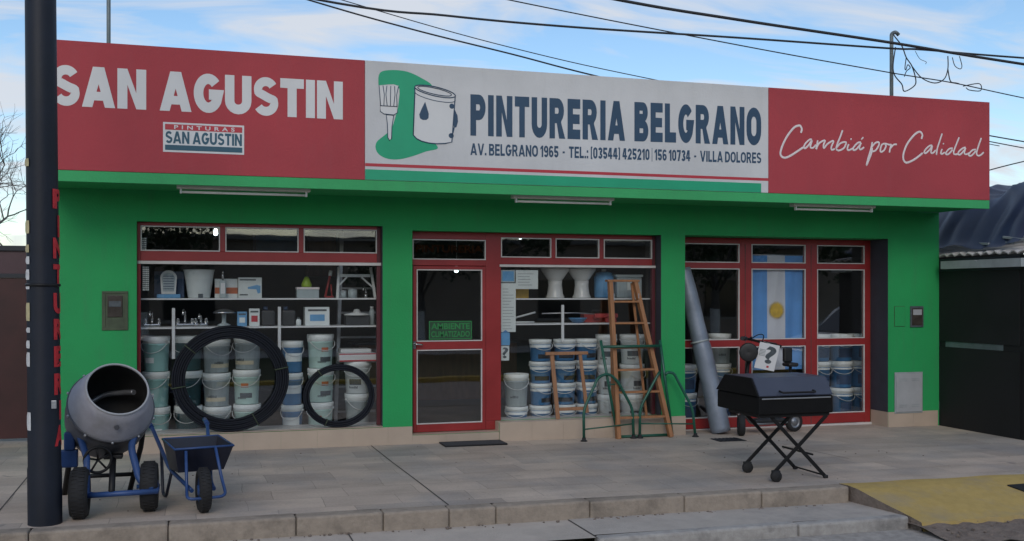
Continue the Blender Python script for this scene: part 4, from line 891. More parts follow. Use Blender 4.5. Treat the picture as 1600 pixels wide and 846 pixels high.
for s in (-1, 1):
    m.tube(corner([(0.05 + s * 0.085, -3.22, bz + 0.175), (0.05 + s * 0.10, -3.05, bz + 0.20), (s * 0.165 + .08, -2.6, bz + 0.255), (s * 0.24 + .115, -2.0, bz + 0.54), (s * 0.245 + .12, -1.86, bz + 0.56)], .1), 0.0165, 10)
m.build('handle_rail', 'blue_frame', t)
for s in (-1, 1):
    m = MB(); m.tube([(s * 0.241 + .115, -2.0, bz + 0.54), (s * 0.246 + .12, -1.84, bz + 0.563)], 0.021, 10); m.build('grip', 'blue_frame', t)
m = MB(); m.tube(corner([(-0.06, -3.12, 0.555), (-0.07, -3.2, 0.28), (-0.10, -3.36, 0.215), (0.20, -3.36, 0.215), (0.20, -3.2, 0.33), (0.17, -3.12, 0.57)], .06), 0.0125, 8); m.build('wheel_guard', 'blue_frame', t)
for s in (-1, 1):
    m = MB(); m.tube(corner([(s * 0.16 + .08, -2.66, bz + 0.255), (s * 0.18 + .08, -2.52, bz + 0.014), (s * 0.18 + .08, -2.38, bz + 0.014), (s * 0.20 + .10, -2.3, bz + 0.40)], .05), 0.0135, 8); m.build('leg', 'barrow_tray', t)

barrow.rotation_euler = (0, 0, R(12))

# ================================================================== HOSE COILS ON THE WINDOW LEDGE
def coil(label, cx, cz, rx, rz, nr, nd, hr, y, ties):
    t = thing('hose_coil', label, 'hose coil', (cx, y, cz - rz), 'coils of black hose on the left window ledge')
    m = MB(); n = 72
    for i in range(nr):
        for j in range(nd):
            k = i * (2 * hr * 0.93) + hr; ph = random.uniform(0, 6)
            dx = random.uniform(-.006, .006); dz = random.uniform(-.004, .004)
            m.tube([(cx + (rx - k) * math.cos(a) + dx * math.sin(2 * a + ph), y + (j - (nd - 1) / 2) * 2 * hr + 0.004 * math.sin(3 * a + ph), cz + (rz - k) * math.sin(a) + dz * math.cos(3 * a + ph)) for a in [q * 2 * PI / n for q in range(n)]], hr, 6, True)
    m.build('hose', 'hose', t)
    for a in ties:
        m = MB()
        th_ = nr * 2 * hr * .93 / 2; c = Vector((cx + (rx - th_) * math.cos(a), y, cz + (rz - th_) * math.sin(a)))
        tm = Matrix.Translation(c) @ Matrix.Rotation(-a, 4, 'Y')
        w2, d2 = th_ + .004, nd * hr + .006
        m.tube([tm @ Vector((sx * w2, sy * d2, 0)) for sx, sy in ((-1, -1), (1, -1), (1, 1), (-1, 1))], 0.006, 6, True)
        m.build('tie', 'meter', t)
coil('large thick coil of black hose standing in the left display window', 0.365, 0.279 + 0.585, 0.625, 0.585, 6, 3, 0.0125, 0.045, (2.45, 3.3, 0.2, 5.2))
coil('small thin coil of black hose in the right corner of the left window', 1.55, 0.279 + 0.36, 0.405, 0.36, 3, 2, 0.0125, 0.045, (2.2, 4.3))

# ================================================================== MIDDLE WINDOW: FRAME, LADDER, TUBE STAND
t = thing('wooden_frame', 'small bare wooden frame leaning on the middle window left of the ladder', 'wooden frame', (4.33, 0.1, 0.274))
m = MB()
def bar(mb, p0, p1, wx, wy, b=0.003):
    p0, p1 = Vector(p0), Vector(p1); d = p1 - p0; q = d.to_track_quat('Z', 'Y').to_matrix().to_4x4(); L = d.length
    # keep the section square to the street
    z = d.normalized(); x = Vector((1, 0, 0)) - z * z.x; x = x.normalized() if x.length > .3 else Vector((0, 1, 0)); y = z.cross(x)
    mx = Matrix((x, y, z)).transposed().to_4x4(); mx.translation = (p0 + p1) / 2
    mb.box(-wx / 2, wx / 2, -wy / 2, wy / 2, -L / 2, L / 2, b, mx=mx)
bar(m, (4.195, 0.07, 0.275), (4.135, 0.12, 1.05), 0.05, 0.022); m.build('leg', 'wood2', t)
m = MB(); bar(m, (4.575, 0.07, 0.34), (4.50, 0.12, 1.05), 0.042, 0.022); m.build('leg', 'wood2', t)
m = MB(); m.box(4.05, 4.60, 0.098, 0.135, 1.051, 1.09, 0.004); m.build('top_rail', 'wood2', t)
m = MB(); m.box(4.215, 4.55, 0.062, 0.088, 0.375, 0.415, 0.004); m.build('rung', 'wood2', t)

LZ = gz(5.2)
t = thing('step_ladder', 'tall orange brown wooden ladder leaning against the middle window', 'ladder', (5.2, -0.15, LZ))
A0, A1 = Vector((4.885, -0.17, LZ)), Vector((4.885, 0.09, 1.96)); B0, B1 = Vector((5.575, -0.19, LZ)), Vector((5.215, 0.09, 1.96))
m = MB(); bar(m, A0, A1, 0.05, 0.075); m.build('side_rail', 'wood', t)
m = MB(); bar(m, B0, B1, 0.05, 0.075); m.build('side_rail', 'wood', t)
for z in (0.29, 0.595, 0.865, 1.135, 1.435, 1.70):
    k = (z - LZ) / (1.96 - LZ); p = A0.lerp(A1, k); r_ = B0.lerp(B1, k)
    m = MB(); m.box(p.x + 0.02, r_.x - 0.02, p.y - 0.045, p.y + 0.04, z - 0.012, z + 0.012, 0.003); m.build('tread', 'wood', t)
m = MB(); m.box(4.835, 5.265, 0.045, 0.135, 1.945, 1.972, 0.004); m.build('top_cap', 'wood', t)
for x0_, x1_ in ((4.91, 4.905), (5.36, 5.19)):
    m = MB(); bar(m, (x0_, 0.06, 0.285), (x1_, 0.125, 1.93), 0.03, 0.022); m.build('rear_leg', 'wood', t)
for x in (4.905, 5.235):
    m = MB(); m.box(x, x + .010, 0.02, 0.05, 1.70, 1.80); m.build('hinge_strap', 'steel', t)

t = thing('tubular_stand', 'dark green tubular steel stand with four splayed feet before the ladder', 'tube stand', (5.2, -0.2, gz(5.2)))
gg = gz(5.2)
m = MB(); rT = 0.0175
m.tube([(4.675, -0.12, 1.235), (4.90, -0.115, gg + 0.02)], rT, 10); m.tube([(5.46, -0.12, 1.225), (5.625, -0.125, gg + 0.02)], rT, 10)
m.tube([(4.69, -0.12, 1.155), (5.465, -0.12, 1.155)], rT, 10); m.tube([(4.90, -0.115, gg + 0.02), (5.625, -0.125, gg + 0.02)], rT, 10)
m.build('centre_frame', 'green_tube', t)
def hoop(pts):
    m = MB(); m.tube(corner(pts, .09, 6), rT, 10); return m.build('leg_hoop', 'green_tube', t)
ya, yb = -0.28, -0.17
hoop([(4.40, -0.27, gz(4.4) + .02), (4.405, -0.25, 0.42), (4.63, -0.16, 0.80), (4.77, -0.15, 0.835), (4.88, -0.155, 0.74), (5.075, -0.165, 0.40), (5.085, -0.17, gg + .02)])
hoop([(5.165, -0.175, gg + .02), (5.17, -0.17, 0.40), (5.38, -0.16, 0.75), (5.44, -0.155, 0.84)])
hoop([(5.52, -0.15, 0.80), (5.55, -0.15, 0.83), (5.63, -0.155, 0.82), (5.86, -0.21, 0.38), (5.885, -0.23, gg + .015)])
for a_, b_ in (((4.41, -0.262, 0.185), (5.08, -0.17, 0.215)), ((5.17, -0.175, 0.215), (5.875, -0.22, 0.19)), ((4.75, -0.15, 0.70), (4.85, -0.15, 0.70))):
    m = MB(); m.tube([a_, b_], 0.009, 8); m.build('stretcher', 'green_tube', t)
for x, y in ((4.40, -0.272), (5.085, -0.172), (5.165, -0.177), (5.887, -0.232)):
    m = MB(); m.lathe([(0.0, 0), (0.042, 0), (0.042, 0.008), (0.024, 0.02), (0.022, 0.045), (0.0, 0.045)], 16, Matrix.Translation((x, y, gz(x) + .001))); m.build('foot', 'rubber', t)

# ================================================================== RIGHT BAY
t = thing('membrane_roll', 'tall grey roofing membrane roll leaning in the left corner of the right entrance', 'membrane roll', (6.33, -0.02, gz(6.33)))
p0 = Vector((6.35, -0.03, gz(6.35) + 0.02)); p1 = Vector((5.965, 0.275, 2.12)); d = (p1 - p0).normalized()
m = MB(); n = 40; PR_ = []
for i in range(n + 1):
    k = i / n; c = p0.lerp(p1, k); PR_.append((c + Vector((0.012 * math.sin(3 * k), 0, 0)), 0.125 - 0.022 * k + 0.004 * math.sin(k * 17) - (0.008 if abs(k - .55) < .015 else 0)))
m.tube([p for p, _ in PR_], [r for _, r in PR_], 28); m.build('roll', 'membrane', t)
m = MB(); c = p0.lerp(p1, .55); mx = Matrix.Translation(c) @ d.to_track_quat('Z', 'Y').to_matrix().to_4x4()
m.lathe([(0.106, -0.012), (0.117, -0.012), (0.117, 0.012), (0.106, 0.012)], 28, mx); m.build('strap', 'gutter', t)

# mobility scooter style e-scooter behind the grill
t = thing('electric_scooter', 'black electric scooter with a seat and a white price card parked behind the grill', 'scooter', (6.9, -0.2, gz(6.9)))
sg = gz(6.9)
def swheel(x, y, r, wd, rz):
    mx = Matrix.Translation((x, y, sg + r)) @ Matrix.Rotation(rz, 4, 'Z') @ Matrix.Rotation(PI / 2, 4, 'X')
    m = MB(); m.lathe([(r * .62, -wd / 2), (r * .85, -wd / 2), (r, -wd * .25), (r, wd * .25), (r * .85, wd / 2), (r * .62, wd / 2)], 30, mx); w_ = m.build('wheel', 'rubber', t)
    m = MB(); m.lathe([(0, -wd * .3), (r * .3, -wd * .35), (r * .35, -wd * .2), (r * .55, -wd * .2), (r * .62, -wd * .45), (r * .62, wd * .45), (r * .55, wd * .2), (r * .35, wd * .2), (r * .3, wd * .35), (0, wd * .3)], 30, mx); m.build('rim', 'pewter', w_)
swheel(6.50, -0.27, 0.135, 0.085, 1.15); swheel(7.36, -0.10, 0.125, 0.075, 0.1)
m = MB(); m.tube(corner([(6.60, -0.24, sg + .24), (6.72, -0.20, sg + .13), (7.22, -0.12, sg + .13), (7.36, -0.10, sg + .125)], .05), 0.022, 10); m.tube(corner([(6.60, -0.20, sg + .24), (6.72, -0.13, sg + .13), (7.22, -0.06, sg + .13), (7.36, -0.05, sg + .125)], .05), 0.018, 10); m.build('frame_tube', 'pewter', t)
m = MB(); m.box(6.74, 7.20, -0.22, -0.04, sg + .145, sg + .185, 0.01); m.build('deck', 'black_plastic', t)
m = MB(); m.tube([(6.51, -0.27, sg + .135), (6.55, -0.25, sg + .40), (6.65, -0.21, 1.14)], 0.026, 10); m.build('steering_column', 'black_metal', t)
m = MB(); m.tube(corner([(6.46, -0.38, 1.245), (6.58, -0.26, 1.235), (6.72, -0.16, 1.215), (6.92, -0.10, 1.17), (7.20, -0.05, 1.12)], .05), 0.017, 10); m.build('handlebar', 'black_metal', t)
m = MB(); m.tube([(6.44, -0.40, 1.247), (6.56, -0.28, 1.237)], 0.027, 10); m.build('grip', 'black_plastic', t)
m = MB(); m.tube([(6.95, -0.095, 1.165), (7.12, -0.065, 1.135)], 0.027, 10); m.build('grip', 'black_plastic', t)
m = MB(); m.tube([(6.66, -0.25, 1.23), (6.60, -0.35, 1.26), (6.54, -0.42, 1.255)], 0.008, 8); m.build('brake_lever', 'black_metal', t)
m = MB(); m.tube([(6.9, -0.14, 1.18), (7.02, -0.16, 1.15), (7.14, -0.13, 1.115)], 0.008, 8); m.build('brake_lever', 'black_metal', t)
m = MB(); m.tube(smooth_path([(6.62, -0.26, 1.22), (6.7, -0.36, 1.29), (6.80, -0.30, 1.25), (6.72, -0.24, 1.05), (6.63, -0.23, .9)], 6), 0.006, 6); m.build('brake_cable', 'black_metal', t)
m = MB(); hm = Matrix.Translation((6.58, -0.30, 1.07)) @ Matrix.Rotation(-0.35, 4, 'Z') @ Matrix.Rotation(PI / 2, 4, 'X'); m.lathe([(0.0, -0.06), (0.07, -0.05), (0.112, 0.0), (0.118, 0.035), (0.10, 0.045), (0.0, 0.03)], 28, hm); m.build('headlight', 'black_plastic', t)
m = MB(); m.cyl((7.30, -0.09, sg + .13), (7.315, -0.09, .86), 0.02, n=10); m.build('seat_post', 'black_metal', t)
m = MB(); m.box(7.255, 7.40, -0.16, 0.02, .86, .91, 0.02); m.build('seat', 'black_plastic', t)
m = MB(); m.box(7.265, 7.39, -0.03, 0.03, .9105, 1.10, 0.02); m.build('seat_back', 'black_plastic', t)
tm = Matrix.Translation((6.83, -0.33, 1.01)) @ Matrix.Rotation(-0.12, 4, 'Z') @ Matrix.Rotation(0.20, 4, 'Y') @ Matrix.Rotation(0.1, 4, 'X')
t = thing('price_card', 'white card with a large question mark hanging from the scooter handlebar', 'price card', (6.83, -0.33, 0.85))
m = MB(); m.box(-0.135, 0.135, -0.0015, 0.0015, -0.165, 0.165, mx=tm); card = m.build('card', 'print_white', t)
o = lettering('lettering', '?', -0.035, 0.105, -0.085, 0.135, 0.0, 'ink', card, offset=0.03); o.data.transform(Matrix.Translation((0, -0.002, 0)))
o.data.transform(tm)
m = MB()
for k in range(5): m.box(-0.115, -0.035, -0.004, -0.002, 0.0 + k * .018, 0.009 + k * .018, mx=tm)
m.build('small_print', 'gutter', card)
m = MB(); m.box(0.02, 0.05, -0.004, -0.002, -0.135, -0.112, mx=tm); m.build('red_mark', 'print_red', card)
m = MB(); m.tube([tm @ Vector((0, 0, .165)), (6.86, -0.16, 1.205)], 0.002, 5); m.build('string', 'white_pl', t)

# ================================================================== GRILL
t = thing('barbecue_grill', 'black cart barbecue on crossed folding legs near the yellow ramp', 'barbecue', (5.45, -2.9, gz(5.45)))
gg = gz(5.45)
m = MB(); m.box(5.0, 5.80, -3.22, -2.42, 0.665, 0.835, 0.012); m.build('fire_box', 'grill_black', t)
m = MB(); m.prism_x([(-3.225, 0.838), (-3.10, 1.005), (-2.60, 1.005), (-2.42, 0.838)], 5.0, 5.80); bmesh.ops.bevel(m.bm, geom=list(m.bm.edges), offset=0.008, segments=2, affect='EDGES')
lid = m.build('lid', 'lid_metal', t)
m = MB(); m.prism_x([(-3.222, 0.841), (-3.10, 1.003), (-2.60, 1.003), (-2.425, 0.841)], 4.985, 4.9995); m.build('end_cap', 'grill_black', lid)
m = MB(); m.tube(corner([(5.22, -3.215, 0.885), (5.22, -3.27, 0.875), (5.58, -3.27, 0.875), (5.58, -3.215, 0.885)], .03), 0.01, 8); m.build('lid_handle', 'black_metal', lid)
m = MB(); m.box(5.03, 5.77, -3.2285, -3.2215, 0.81, 0.822, 0.002); m.build('trim_strip', 'steel', t)
m = MB(); m.box(5.02, 5.78, -3.19, -2.61, .635, .664, .004); m.build('drip_tray', 'black_metal', t)
for y, k in ((-3.18, 0), (-2.66, 1)):
    for x0_, x1_, f in ((5.185, 5.755, 0), (5.755, 5.165, 1)):
        m = MB(); bar(m, (x0_, y + .018 * f, gg + (0.085 if f == 0 else .012)), (x1_, y + .018 * f, 0.64), 0.034, 0.016); m.build('leg', 'black_metal', t)
for y in (-3.18, -2.66):
    mx = Matrix.Translation((5.185, y - .035, gg + 0.055)) @ Matrix.Rotation(PI / 2, 4, 'X'); r = .055
    m = MB(); m.lathe([(0, -.022), (r * .35, -.022), (r * .4, -.012), (r * .62, -.012), (r * .7, -.02), (r * .92, -.02), (r, -.01), (r, .01), (r * .92, .02), (0, .02)], 24, mx); m.build('wheel', 'rubber', t)
for y in (-3.205, -2.685):
    m = MB(); m.box(5.17, 5.24, y, y + .055, gg + .075, gg + .105, .006); m.build('wheel_bracket', 'black_plastic', t)
m = MB(); m.cyl((5.60, -3.18, gg + .235), (5.60, -2.66, gg + .235), 0.010); m.build('cross_bar', 'black_metal', t)
m = MB(); m.cyl((5.735, -3.17, gg + .03), (5.735, -2.65, gg + .03), 0.008); m.build('cross_bar', 'black_metal', t)
for x in (5.755,):
    for y in (-3.162, -2.642):
        m = MB(); m.box(x - .022, x + .022, y - .015, y + .015, gg, gg + .03, .006); m.build('foot_cap', 'black_plastic', t)

# mats and gratings on the pavement
t = thing('door_mat', 'dark fibre door mat on the pavement before the shop door', 'door mat', (3.05, -0.17, gz(3.05)))
m = MB(); m.box(2.70, 3.43, -0.33, -0.02, gz(3.05) + .003, gz(3.05) + .017, .003); m.build('pile', 'mat_fibre', t)
m = MB(); m.tube([(2.70, -.33, gz(3.05) + .012), (3.43, -.33, gz(3.05) + .009), (3.43, -.02, gz(3.05) + .009), (2.70, -.02, gz(3.05) + .012)], .009, 6, True); m.build('rubber_edge', 'rubber', t)
t = thing('drain_grate', 'small dark square drain grate in the pavement before the membrane roll', 'drain grate', (6.12, -0.57, gz(6.12)))
m = MB(); m.box(5.97, 6.33, -0.70, -0.44, gz(6.1) - .02, gz(6.1) + .004); m.build('plate', 'carport', t)
m = MB()
for k in range(7): m.box(5.985 + k * .05, 6.005 + k * .05, -0.69, -0.45, gz(6.1) + .0045, gz(6.1) + .009, .001)
m.build('grate_bar', 'gate_dark', t)
t = thing('drain_plate', 'dark metal drain plate set in the yellow ramp', 'drain plate', (7.35, -3.95, gz(7.3)))
m = MB(); 
vs = [m.bm.verts.new((x, y, rampz(x, y) + h_)) for h_ in (.012, -.02) for x, y in ((7.30, -3.80), (7.36, -4.02), (7.85, -4.02), (7.82, -3.80))]
m.bm.faces.new(vs[:4]); m.bm.faces.new(vs[4:][::-1])
for i in range(4): m.bm.faces.new((vs[i], vs[4 + i], vs[4 + (i + 1) % 4], vs[(i + 1) % 4]))
m.build('plate', 'carport', t)

# ================================================================== DISPLAY WINDOWS
for xa, xb, ya in ((-0.60, 2.03, .20), (3.52, 5.52, .24)):
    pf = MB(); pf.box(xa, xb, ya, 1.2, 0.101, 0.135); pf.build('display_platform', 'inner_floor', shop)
def shelf_unit(label, x0, x1, zs, y0, y1, ups):
    t = thing('display_shelf', label, 'shelf', ((x0 + x1) / 2, (y0 + y1) / 2, zs[-1]), 'white shelves behind the display windows')
    for z in zs:
        m = MB(); m.box(x0, x1, y0, y1, z - 0.018, z, 0.002); m.build('shelf_board', 'shelf', t)
    for x, za, zb in ups:
        m = MB(); m.box(x - 0.017, x + 0.017, y0 - 0.022, y0 - 0.002, za, zb, 0.003); m.build('upright', 'shelf', t)
shelf_unit('white two tier shelf over the paint buckets in the left window', W1[0] + 0.01, W1[1] - 0.01, (1.748, 1.428), 0.24, 0.66, ((-0.24, 1.08, 1.64), (0.90, 1.12, 1.65)))
shelf_unit('white two tier shelf over the paint buckets in the middle window', 3.52, 5.52, (1.742, 1.432), 0.26, 0.68, ((4.32, 1.20, 1.66),))

# ---- paint buckets
def bucket(tub, lidm, h, r, band=None, mark=None):
    t = thing('paint_bucket', 'paint bucket', 'paint bucket', (0, 0, 0))
    m = MB(); k = 0.88
    m.lathe([(0.0, 0.004), (r * k - 0.008, 0.0), (r * k, 0.01), (r * 0.965, h * 0.76), (r * 0.99, h * 0.765), (r * 0.99, h * 0.785), (r * 0.965, h * 0.79), (r * 0.97, h * 0.845), (r * 0.995, h * 0.85), (r * 0.995, h * 0.87), (r * 0.975, h * 0.875), (r * 0.98, h * 0.94), (0.0, h * 0.94)], 28); m.build('tub', tub, t)
    m = MB(); m.lathe([(r * 0.982, h * 0.80), (r * 1.0, h * 0.802), (r * 1.005, h * 0.865), (r * 1.02, h * 0.87), (r * 1.04, h * 0.90), (r * 1.045, h * 0.985), (r * 1.02, h), (r * 0.93, h), (r * 0.915, h * 0.975), (0.0, h * 0.972)], 28); m.build('lid', lidm, t)
    m = MB(); rr = r * 1.015
    m.tube([(rr * math.cos(a), -0.30 * r * 1.9 * math.sin(a) - rr * 0.52 * math.sin(a), h * 0.83 - 0.46 * h * math.sin(a)) if False else (rr * math.cos(a), -rr * max(0.0, math.sin(a)) ** 0.5 * 1.0, h * 0.83 - 0.30 * h * math.sin(a)) for a in [PI * i / 20 for i in range(21)]], 0.0042, 6)
    for s in (-1, 1): m.box(s * rr - 0.008, s * rr + 0.008, -0.014, 0.014, h * 0.80, h * 0.86, 0.003)
    m.build('handle', 'white_pl', t)
    if band:
        m = MB(); za, zb = band[1], band[2]
        def rad(z): return r * (k + (0.965 - k) * (z - 0.026) / 0.74)
        m.lathe([(rad(za) + 0.0015, za * h), (rad(zb) + 0.0015, zb * h)], 24, a0=-PI / 2 - band[3], a1=-PI / 2 + band[3]); m.build('label_band', band[0], t, recalc=False)
    if mark:
        m = MB(); z0, z1, aw = mark[1], mark[2], mark[3]
        def rad(z): return r * (k + (0.965 - k) * (z - 0.026) / 0.74)
        m.lathe([(rad(z0) + 0.003, z0 * h), (rad(z1) + 0.003, z1 * h)], 12, a0=-PI / 2 - aw + mark[4], a1=-PI / 2 + aw + mark[4]); m.build('label_mark', mark[0], t, recalc=False)
    if tub in ('aqua_l', 'wht', 'greyt'):      # rows of small lettering blocks round the tub
        m = MB(); zz0 = .30 if tub != 'greyt' else .40
        def rad(z): return r * (k + (0.965 - k) * (z - 0.026) / 0.74)
        rr_ = random.Random(int(r * 1e4)); a = -PI / 2 - .62
        for _ in range(9):
            wd = rr_.uniform(.035, .075); z0 = zz0 - .13; z1 = zz0 - .13 + rr_.choice((.075, .05))
            m.lathe([(rad(z0) + .0036, z0 * h), (rad(z1) + .0036, z1 * h)], 2, a0=a, a1=a + wd); a += wd + .03
        m.build('print_blocks', 'ink', t, recalc=False)
    return t
KIND = {
 'aqua': (bucket, ('aqua', 'lid_white', .395, .143, None, ('wht', .25, .40, .42, -.2)), 'aqua bucket'),
 'mint': (bucket, ('aqua_l', 'lid_white', .395, .150, ('orange', .50, .62, .30), ('ink', .20, .34, .5, .1)), 'pale aqua bucket'),
 'bottle': (bucket, ('dkgreen', 'lid_white', .395, .150, None, ('sky_blue', .22, .30, .25, .2)), 'bottle green bucket'),
 'grey': (bucket, ('greyt', 'lid_white', .38, .150, ('cream', .16, .28, .9), None), 'cream striped grey bucket'),
 'navy': (bucket, ('blue', 'lid_white', .37, .122, ('wht', .36, .62, 1.0), None), 'slim blue and white bucket'),
 'blue': (bucket, ('blue', 'lid_white', .272, .138, ('lid_white', .64, .80, PI * .995), ('dark', .14, .34, .8, .15)), 'small blue bucket'),
 'tall': (bucket, ('wht', 'lid_white', .38, .132, None, ('ink', .26, .44, .55, .1)), 'white printed bucket'),
 'wide': (bucket, ('wht', 'lid_white', .38, .155, None, ('ink', .28, .46, .5, -.1)), 'wide white bucket'),
 'entry': (bucket, ('blue', 'lid_white', .375, .158, ('lid_white', .70, .80, PI * .995), ('carton_blue', .14, .48, .8, .1)), 'blue bucket'),
 'plain': (bucket, ('greyt', 'lid_white', .40, .150, None, None), 'plain grey bucket'),
}
protos = {}
def put(kind, x, y, z, label, group, rz=0.0):
    fn, args, _ = KIND[kind]
    if kind not in protos:
        o = fn(*args); protos[kind] = o; o.location = (x, y, z); o.rotation_euler = (0, 0, rz); o['label'] = label; o['group'] = group
    else: copy_thing(protos[kind], (x, y, z), label, rz, group)
ORD = {1: ['only'], 2: ['bottom', 'top'], 3: ['bottom', 'middle', 'top'], 4: ['bottom', 'second lowest', 'second highest', 'top']}
def stack(x, y, z, kinds, where, group):
    n = len(kinds)
    for i, k in enumerate(kinds):
        h = KIND[k][1][2]
        put(k, x + random.uniform(-.006, .006), y + random.uniform(-.008, .008), z, '%s, %s of the %s' % (KIND[k][2], ORD[n][i], where), group, random.uniform(-.45, .45))
        z += h + 0.001
    return z
GL = 'paint buckets in the left display window'; GM = 'paint buckets in the middle display window'; GR = 'paint buckets behind the right entrance'
PZ = 0.136
stack(-0.43, 0.52, PZ, ['aqua'] * 3, 'leftmost stack in the left window', GL)
stack(-0.08, 0.56, PZ, ['bottle'] * 3, 'second stack from the left, left window', GL)
stack(0.225, 0.54, PZ, ['grey'] * 3, 'left stack inside the large hose coil', GL)
stack(0.56, 0.54, PZ, ['mint', 'mint', 'grey'], 'right stack inside the large hose coil', GL)
stack(1.065, 0.54, PZ, ['navy'] * 3, 'slim stack between the two hose coils', GL)
stack(1.395, 0.52, PZ, ['mint'] * 3, 'stack behind the left side of the small coil', GL)
gz_ = stack(1.83, 0.55, PZ + 0.08, ['plain', 'wide'], 'stack behind the right side of the small coil', GL)
t = thing('spare_crate', 'low dark crate under the grey bucket stack in the left window', 'crate', (1.83, .55, PZ))
m = MB(); m.box(1.64, 2.02, 0.38, 0.74, PZ, PZ + 0.078, 0.006); m.build('body', 'dark', t)
t = thing('paint_tray_carton', 'flat white carton with red edges on top of the right stack, left window', 'carton', (1.82, 0.55, gz_))
m = MB(); m.box(1.60, 2.03, 0.40, 0.72, gz_ + .001, gz_ + 0.10, 0.004); m.build('body', 'print_white', t)
m = MB(); m.box(1.60, 2.03, 0.396, 0.3995, gz_ + 0.004, gz_ + 0.02); m.box(1.60, 2.03, 0.396, 0.3995, gz_ + 0.085, gz_ + 0.097); m.build('red_edge', 'print_red', t)
m = MB(); m.box(1.62, 1.98, 0.42, 0.70, gz_ + .101, gz_ + .15, 0.012); tag(m.build('paint_tray', 'white_pl'), 'white plastic paint tray lying on the flat carton in the left window', 'paint tray')
# middle window
stack(3.79, 0.46, PZ, ['blue', 'plain'], 'short stack right beside the door', GM)
stack(4.115, 0.50, PZ, ['blue'] * 4, 'first tall blue stack right of the door', GM)
stack(4.435, 0.50, PZ, ['blue'] * 4, 'second tall blue stack, behind the wooden frame', GM)
stack(4.735, 0.52, PZ, ['blue'] * 4, 'third tall blue stack, right of the wooden frame', GM)
stack(5.02, 0.55, PZ, ['tall'] * 3, 'white stack left of the ladder', GM)
stack(5.345, 0.48, PZ, ['wide'] * 3, 'white stack behind the ladder rungs', GM)
# right bay
RZ = 0.101
stack(6.26, 0.80, RZ, ['entry'] * 2, 'stack beside the grey roll', GR)
stack(6.80, 0.84, RZ, ['entry', 'entry', 'plain'], 'stack behind the price card', GR)
stack(8.36, 0.84, RZ, ['entry'] * 3, 'left stack in the rightmost door pane', GR)
stack(8.70, 0.80, RZ, ['entry'] * 3, 'middle stack in the rightmost door pane', GR)
stack(9.03, 0.84, RZ, ['entry'] * 3, 'right stack in the rightmost door pane', GR)

# ---- goods on the left window's upper shelf
S1, S2 = 1.7485, 1.4285
t = thing('fan_heater', 'pale blue fan heater with an arched grille on the top shelf, left window', 'fan heater', (-0.295, 0.42, S1))
m = MB(); m.box(-0.42, -0.17, 0.36, 0.52, S1, S1 + 0.045, 0.008); m.build('base', 'sky_blue', t)
arch = [(-0.37, S1 + .046), (-0.22, S1 + .046)] + [(-0.295 + 0.088 * math.cos(a), S1 + 0.225 + 0.085 * math.sin(a)) for a in [PI * (-.08 + i * 1.16 / 14) for i in range(15)]]
m = MB(); m.prism(arch, 0.36, 0.46); m.build('body', 'white_pl', t)
m = MB(); ar2 = [(-0.295 + (x + .295) * .78, S1 + .18 + (z - S1 - .18) * .78) for x, z in arch]; m.prism(ar2, 0.352, 0.3595); m.build('grille', 'greyt', t)
m = MB()
for k in range(6): m.box(-0.35, -0.24, 0.348, 0.3515, S1 + .10 + k * .028, S1 + .108 + k * .028)
m.build('grille_bar', 'carton_blue', t)
m = MB(); m.box(-0.45, -0.13, 0.49, 0.60, S1, S1 + .30, .004); tag(m.build('heater_carton', 'carton_blue'), 'navy carton standing behind the fan heater on the top shelf', 'carton')
t = thing('plastic_bin', 'tapered pale grey plastic bin on the top shelf of the left window', 'bin', (0.03, 0.42, S1))
m = MB(); m.lathe([(0, .003), (.115, 0), (.12, .01), (.163, .30), (.17, .305), (.17, .32), (.155, .32), (.113, .02), (0, .015)], 32, Matrix.Translation((0.03, .42, S1 + .0005))); m.build('body', 'wht', t)
m = MB(); m.box(0.02, 0.07, .29, .300, S1 + .004, S1 + .048, .002); m.build('price_tag', 'ink', t)
t = thing('soap_dispenser', 'clear soap dispenser with a white pump before the orange carton, left window', 'dispenser', (0.285, .36, S1))
m = MB(); m.box(.25, .32, .31, .38, S1, S1 + .20, .01); m.build('bottle', 'greyt', t)
m = MB(); m.cyl((.285, .345, S1 + .20), (.285, .345, S1 + .30), .011); m.tube([(.285, .345, S1 + .295), (.285, .28, S1 + .30), (.285, .27, S1 + .28)], .009, 8); m.build('pump', 'chrome', t)
m = MB(); m.box(.262, .308, .3045, .3095, S1 + .05, S1 + .17); m.build('label_print', 'print_white', t)
t = thing('orange_carton', 'white carton with an orange band behind the soap dispenser', 'carton', (.325, .5, S1))
m = MB(); m.box(.20, .45, .43, .58, S1, S1 + .22, .003); m.build('body', 'wht', t)
m = MB(); m.box(.201, .449, .4255, .4295, S1 + .05, S1 + .12); m.build('orange_band', 'orange', t)
t = thing('drill_carton', 'white carton with a blue drill picture on the top shelf, left window', 'carton', (.58, .42, S1))
m = MB(); m.box(.455, .715, .38, .50, S1, S1 + .235, .003); m.build('body', 'paper', t)
m = MB(); m.prism([(.56, S1 + .125), (.66, S1 + .15), (.70, S1 + .14), (.70, S1 + .06), (.67, S1 + .05), (.655, S1 + .10), (.56, S1 + .105)], .3755, .3795); m.build('drill_picture', 'sky_blue', t)
m = MB(); m.box(.47, .65, .3755, .3795, S1 + .20, S1 + .215); m.box(.47, .56, .3755, .3795, S1 + .03, S1 + .045); m.build('small_print', 'ink', t)
t = thing('storage_box', 'small pink rimmed box on the top shelf of the left window', 'box', (1.235, .42, S1))
m = MB(); m.box(1.11, 1.36, .36, .52, S1, S1 + .10, .004); m.build('body', 'greyt', t)
m = MB(); m.box(1.105, 1.365, .355, .525, S1 + .1005, S1 + .125, .004); m.build('rim', 'print_pink', t)
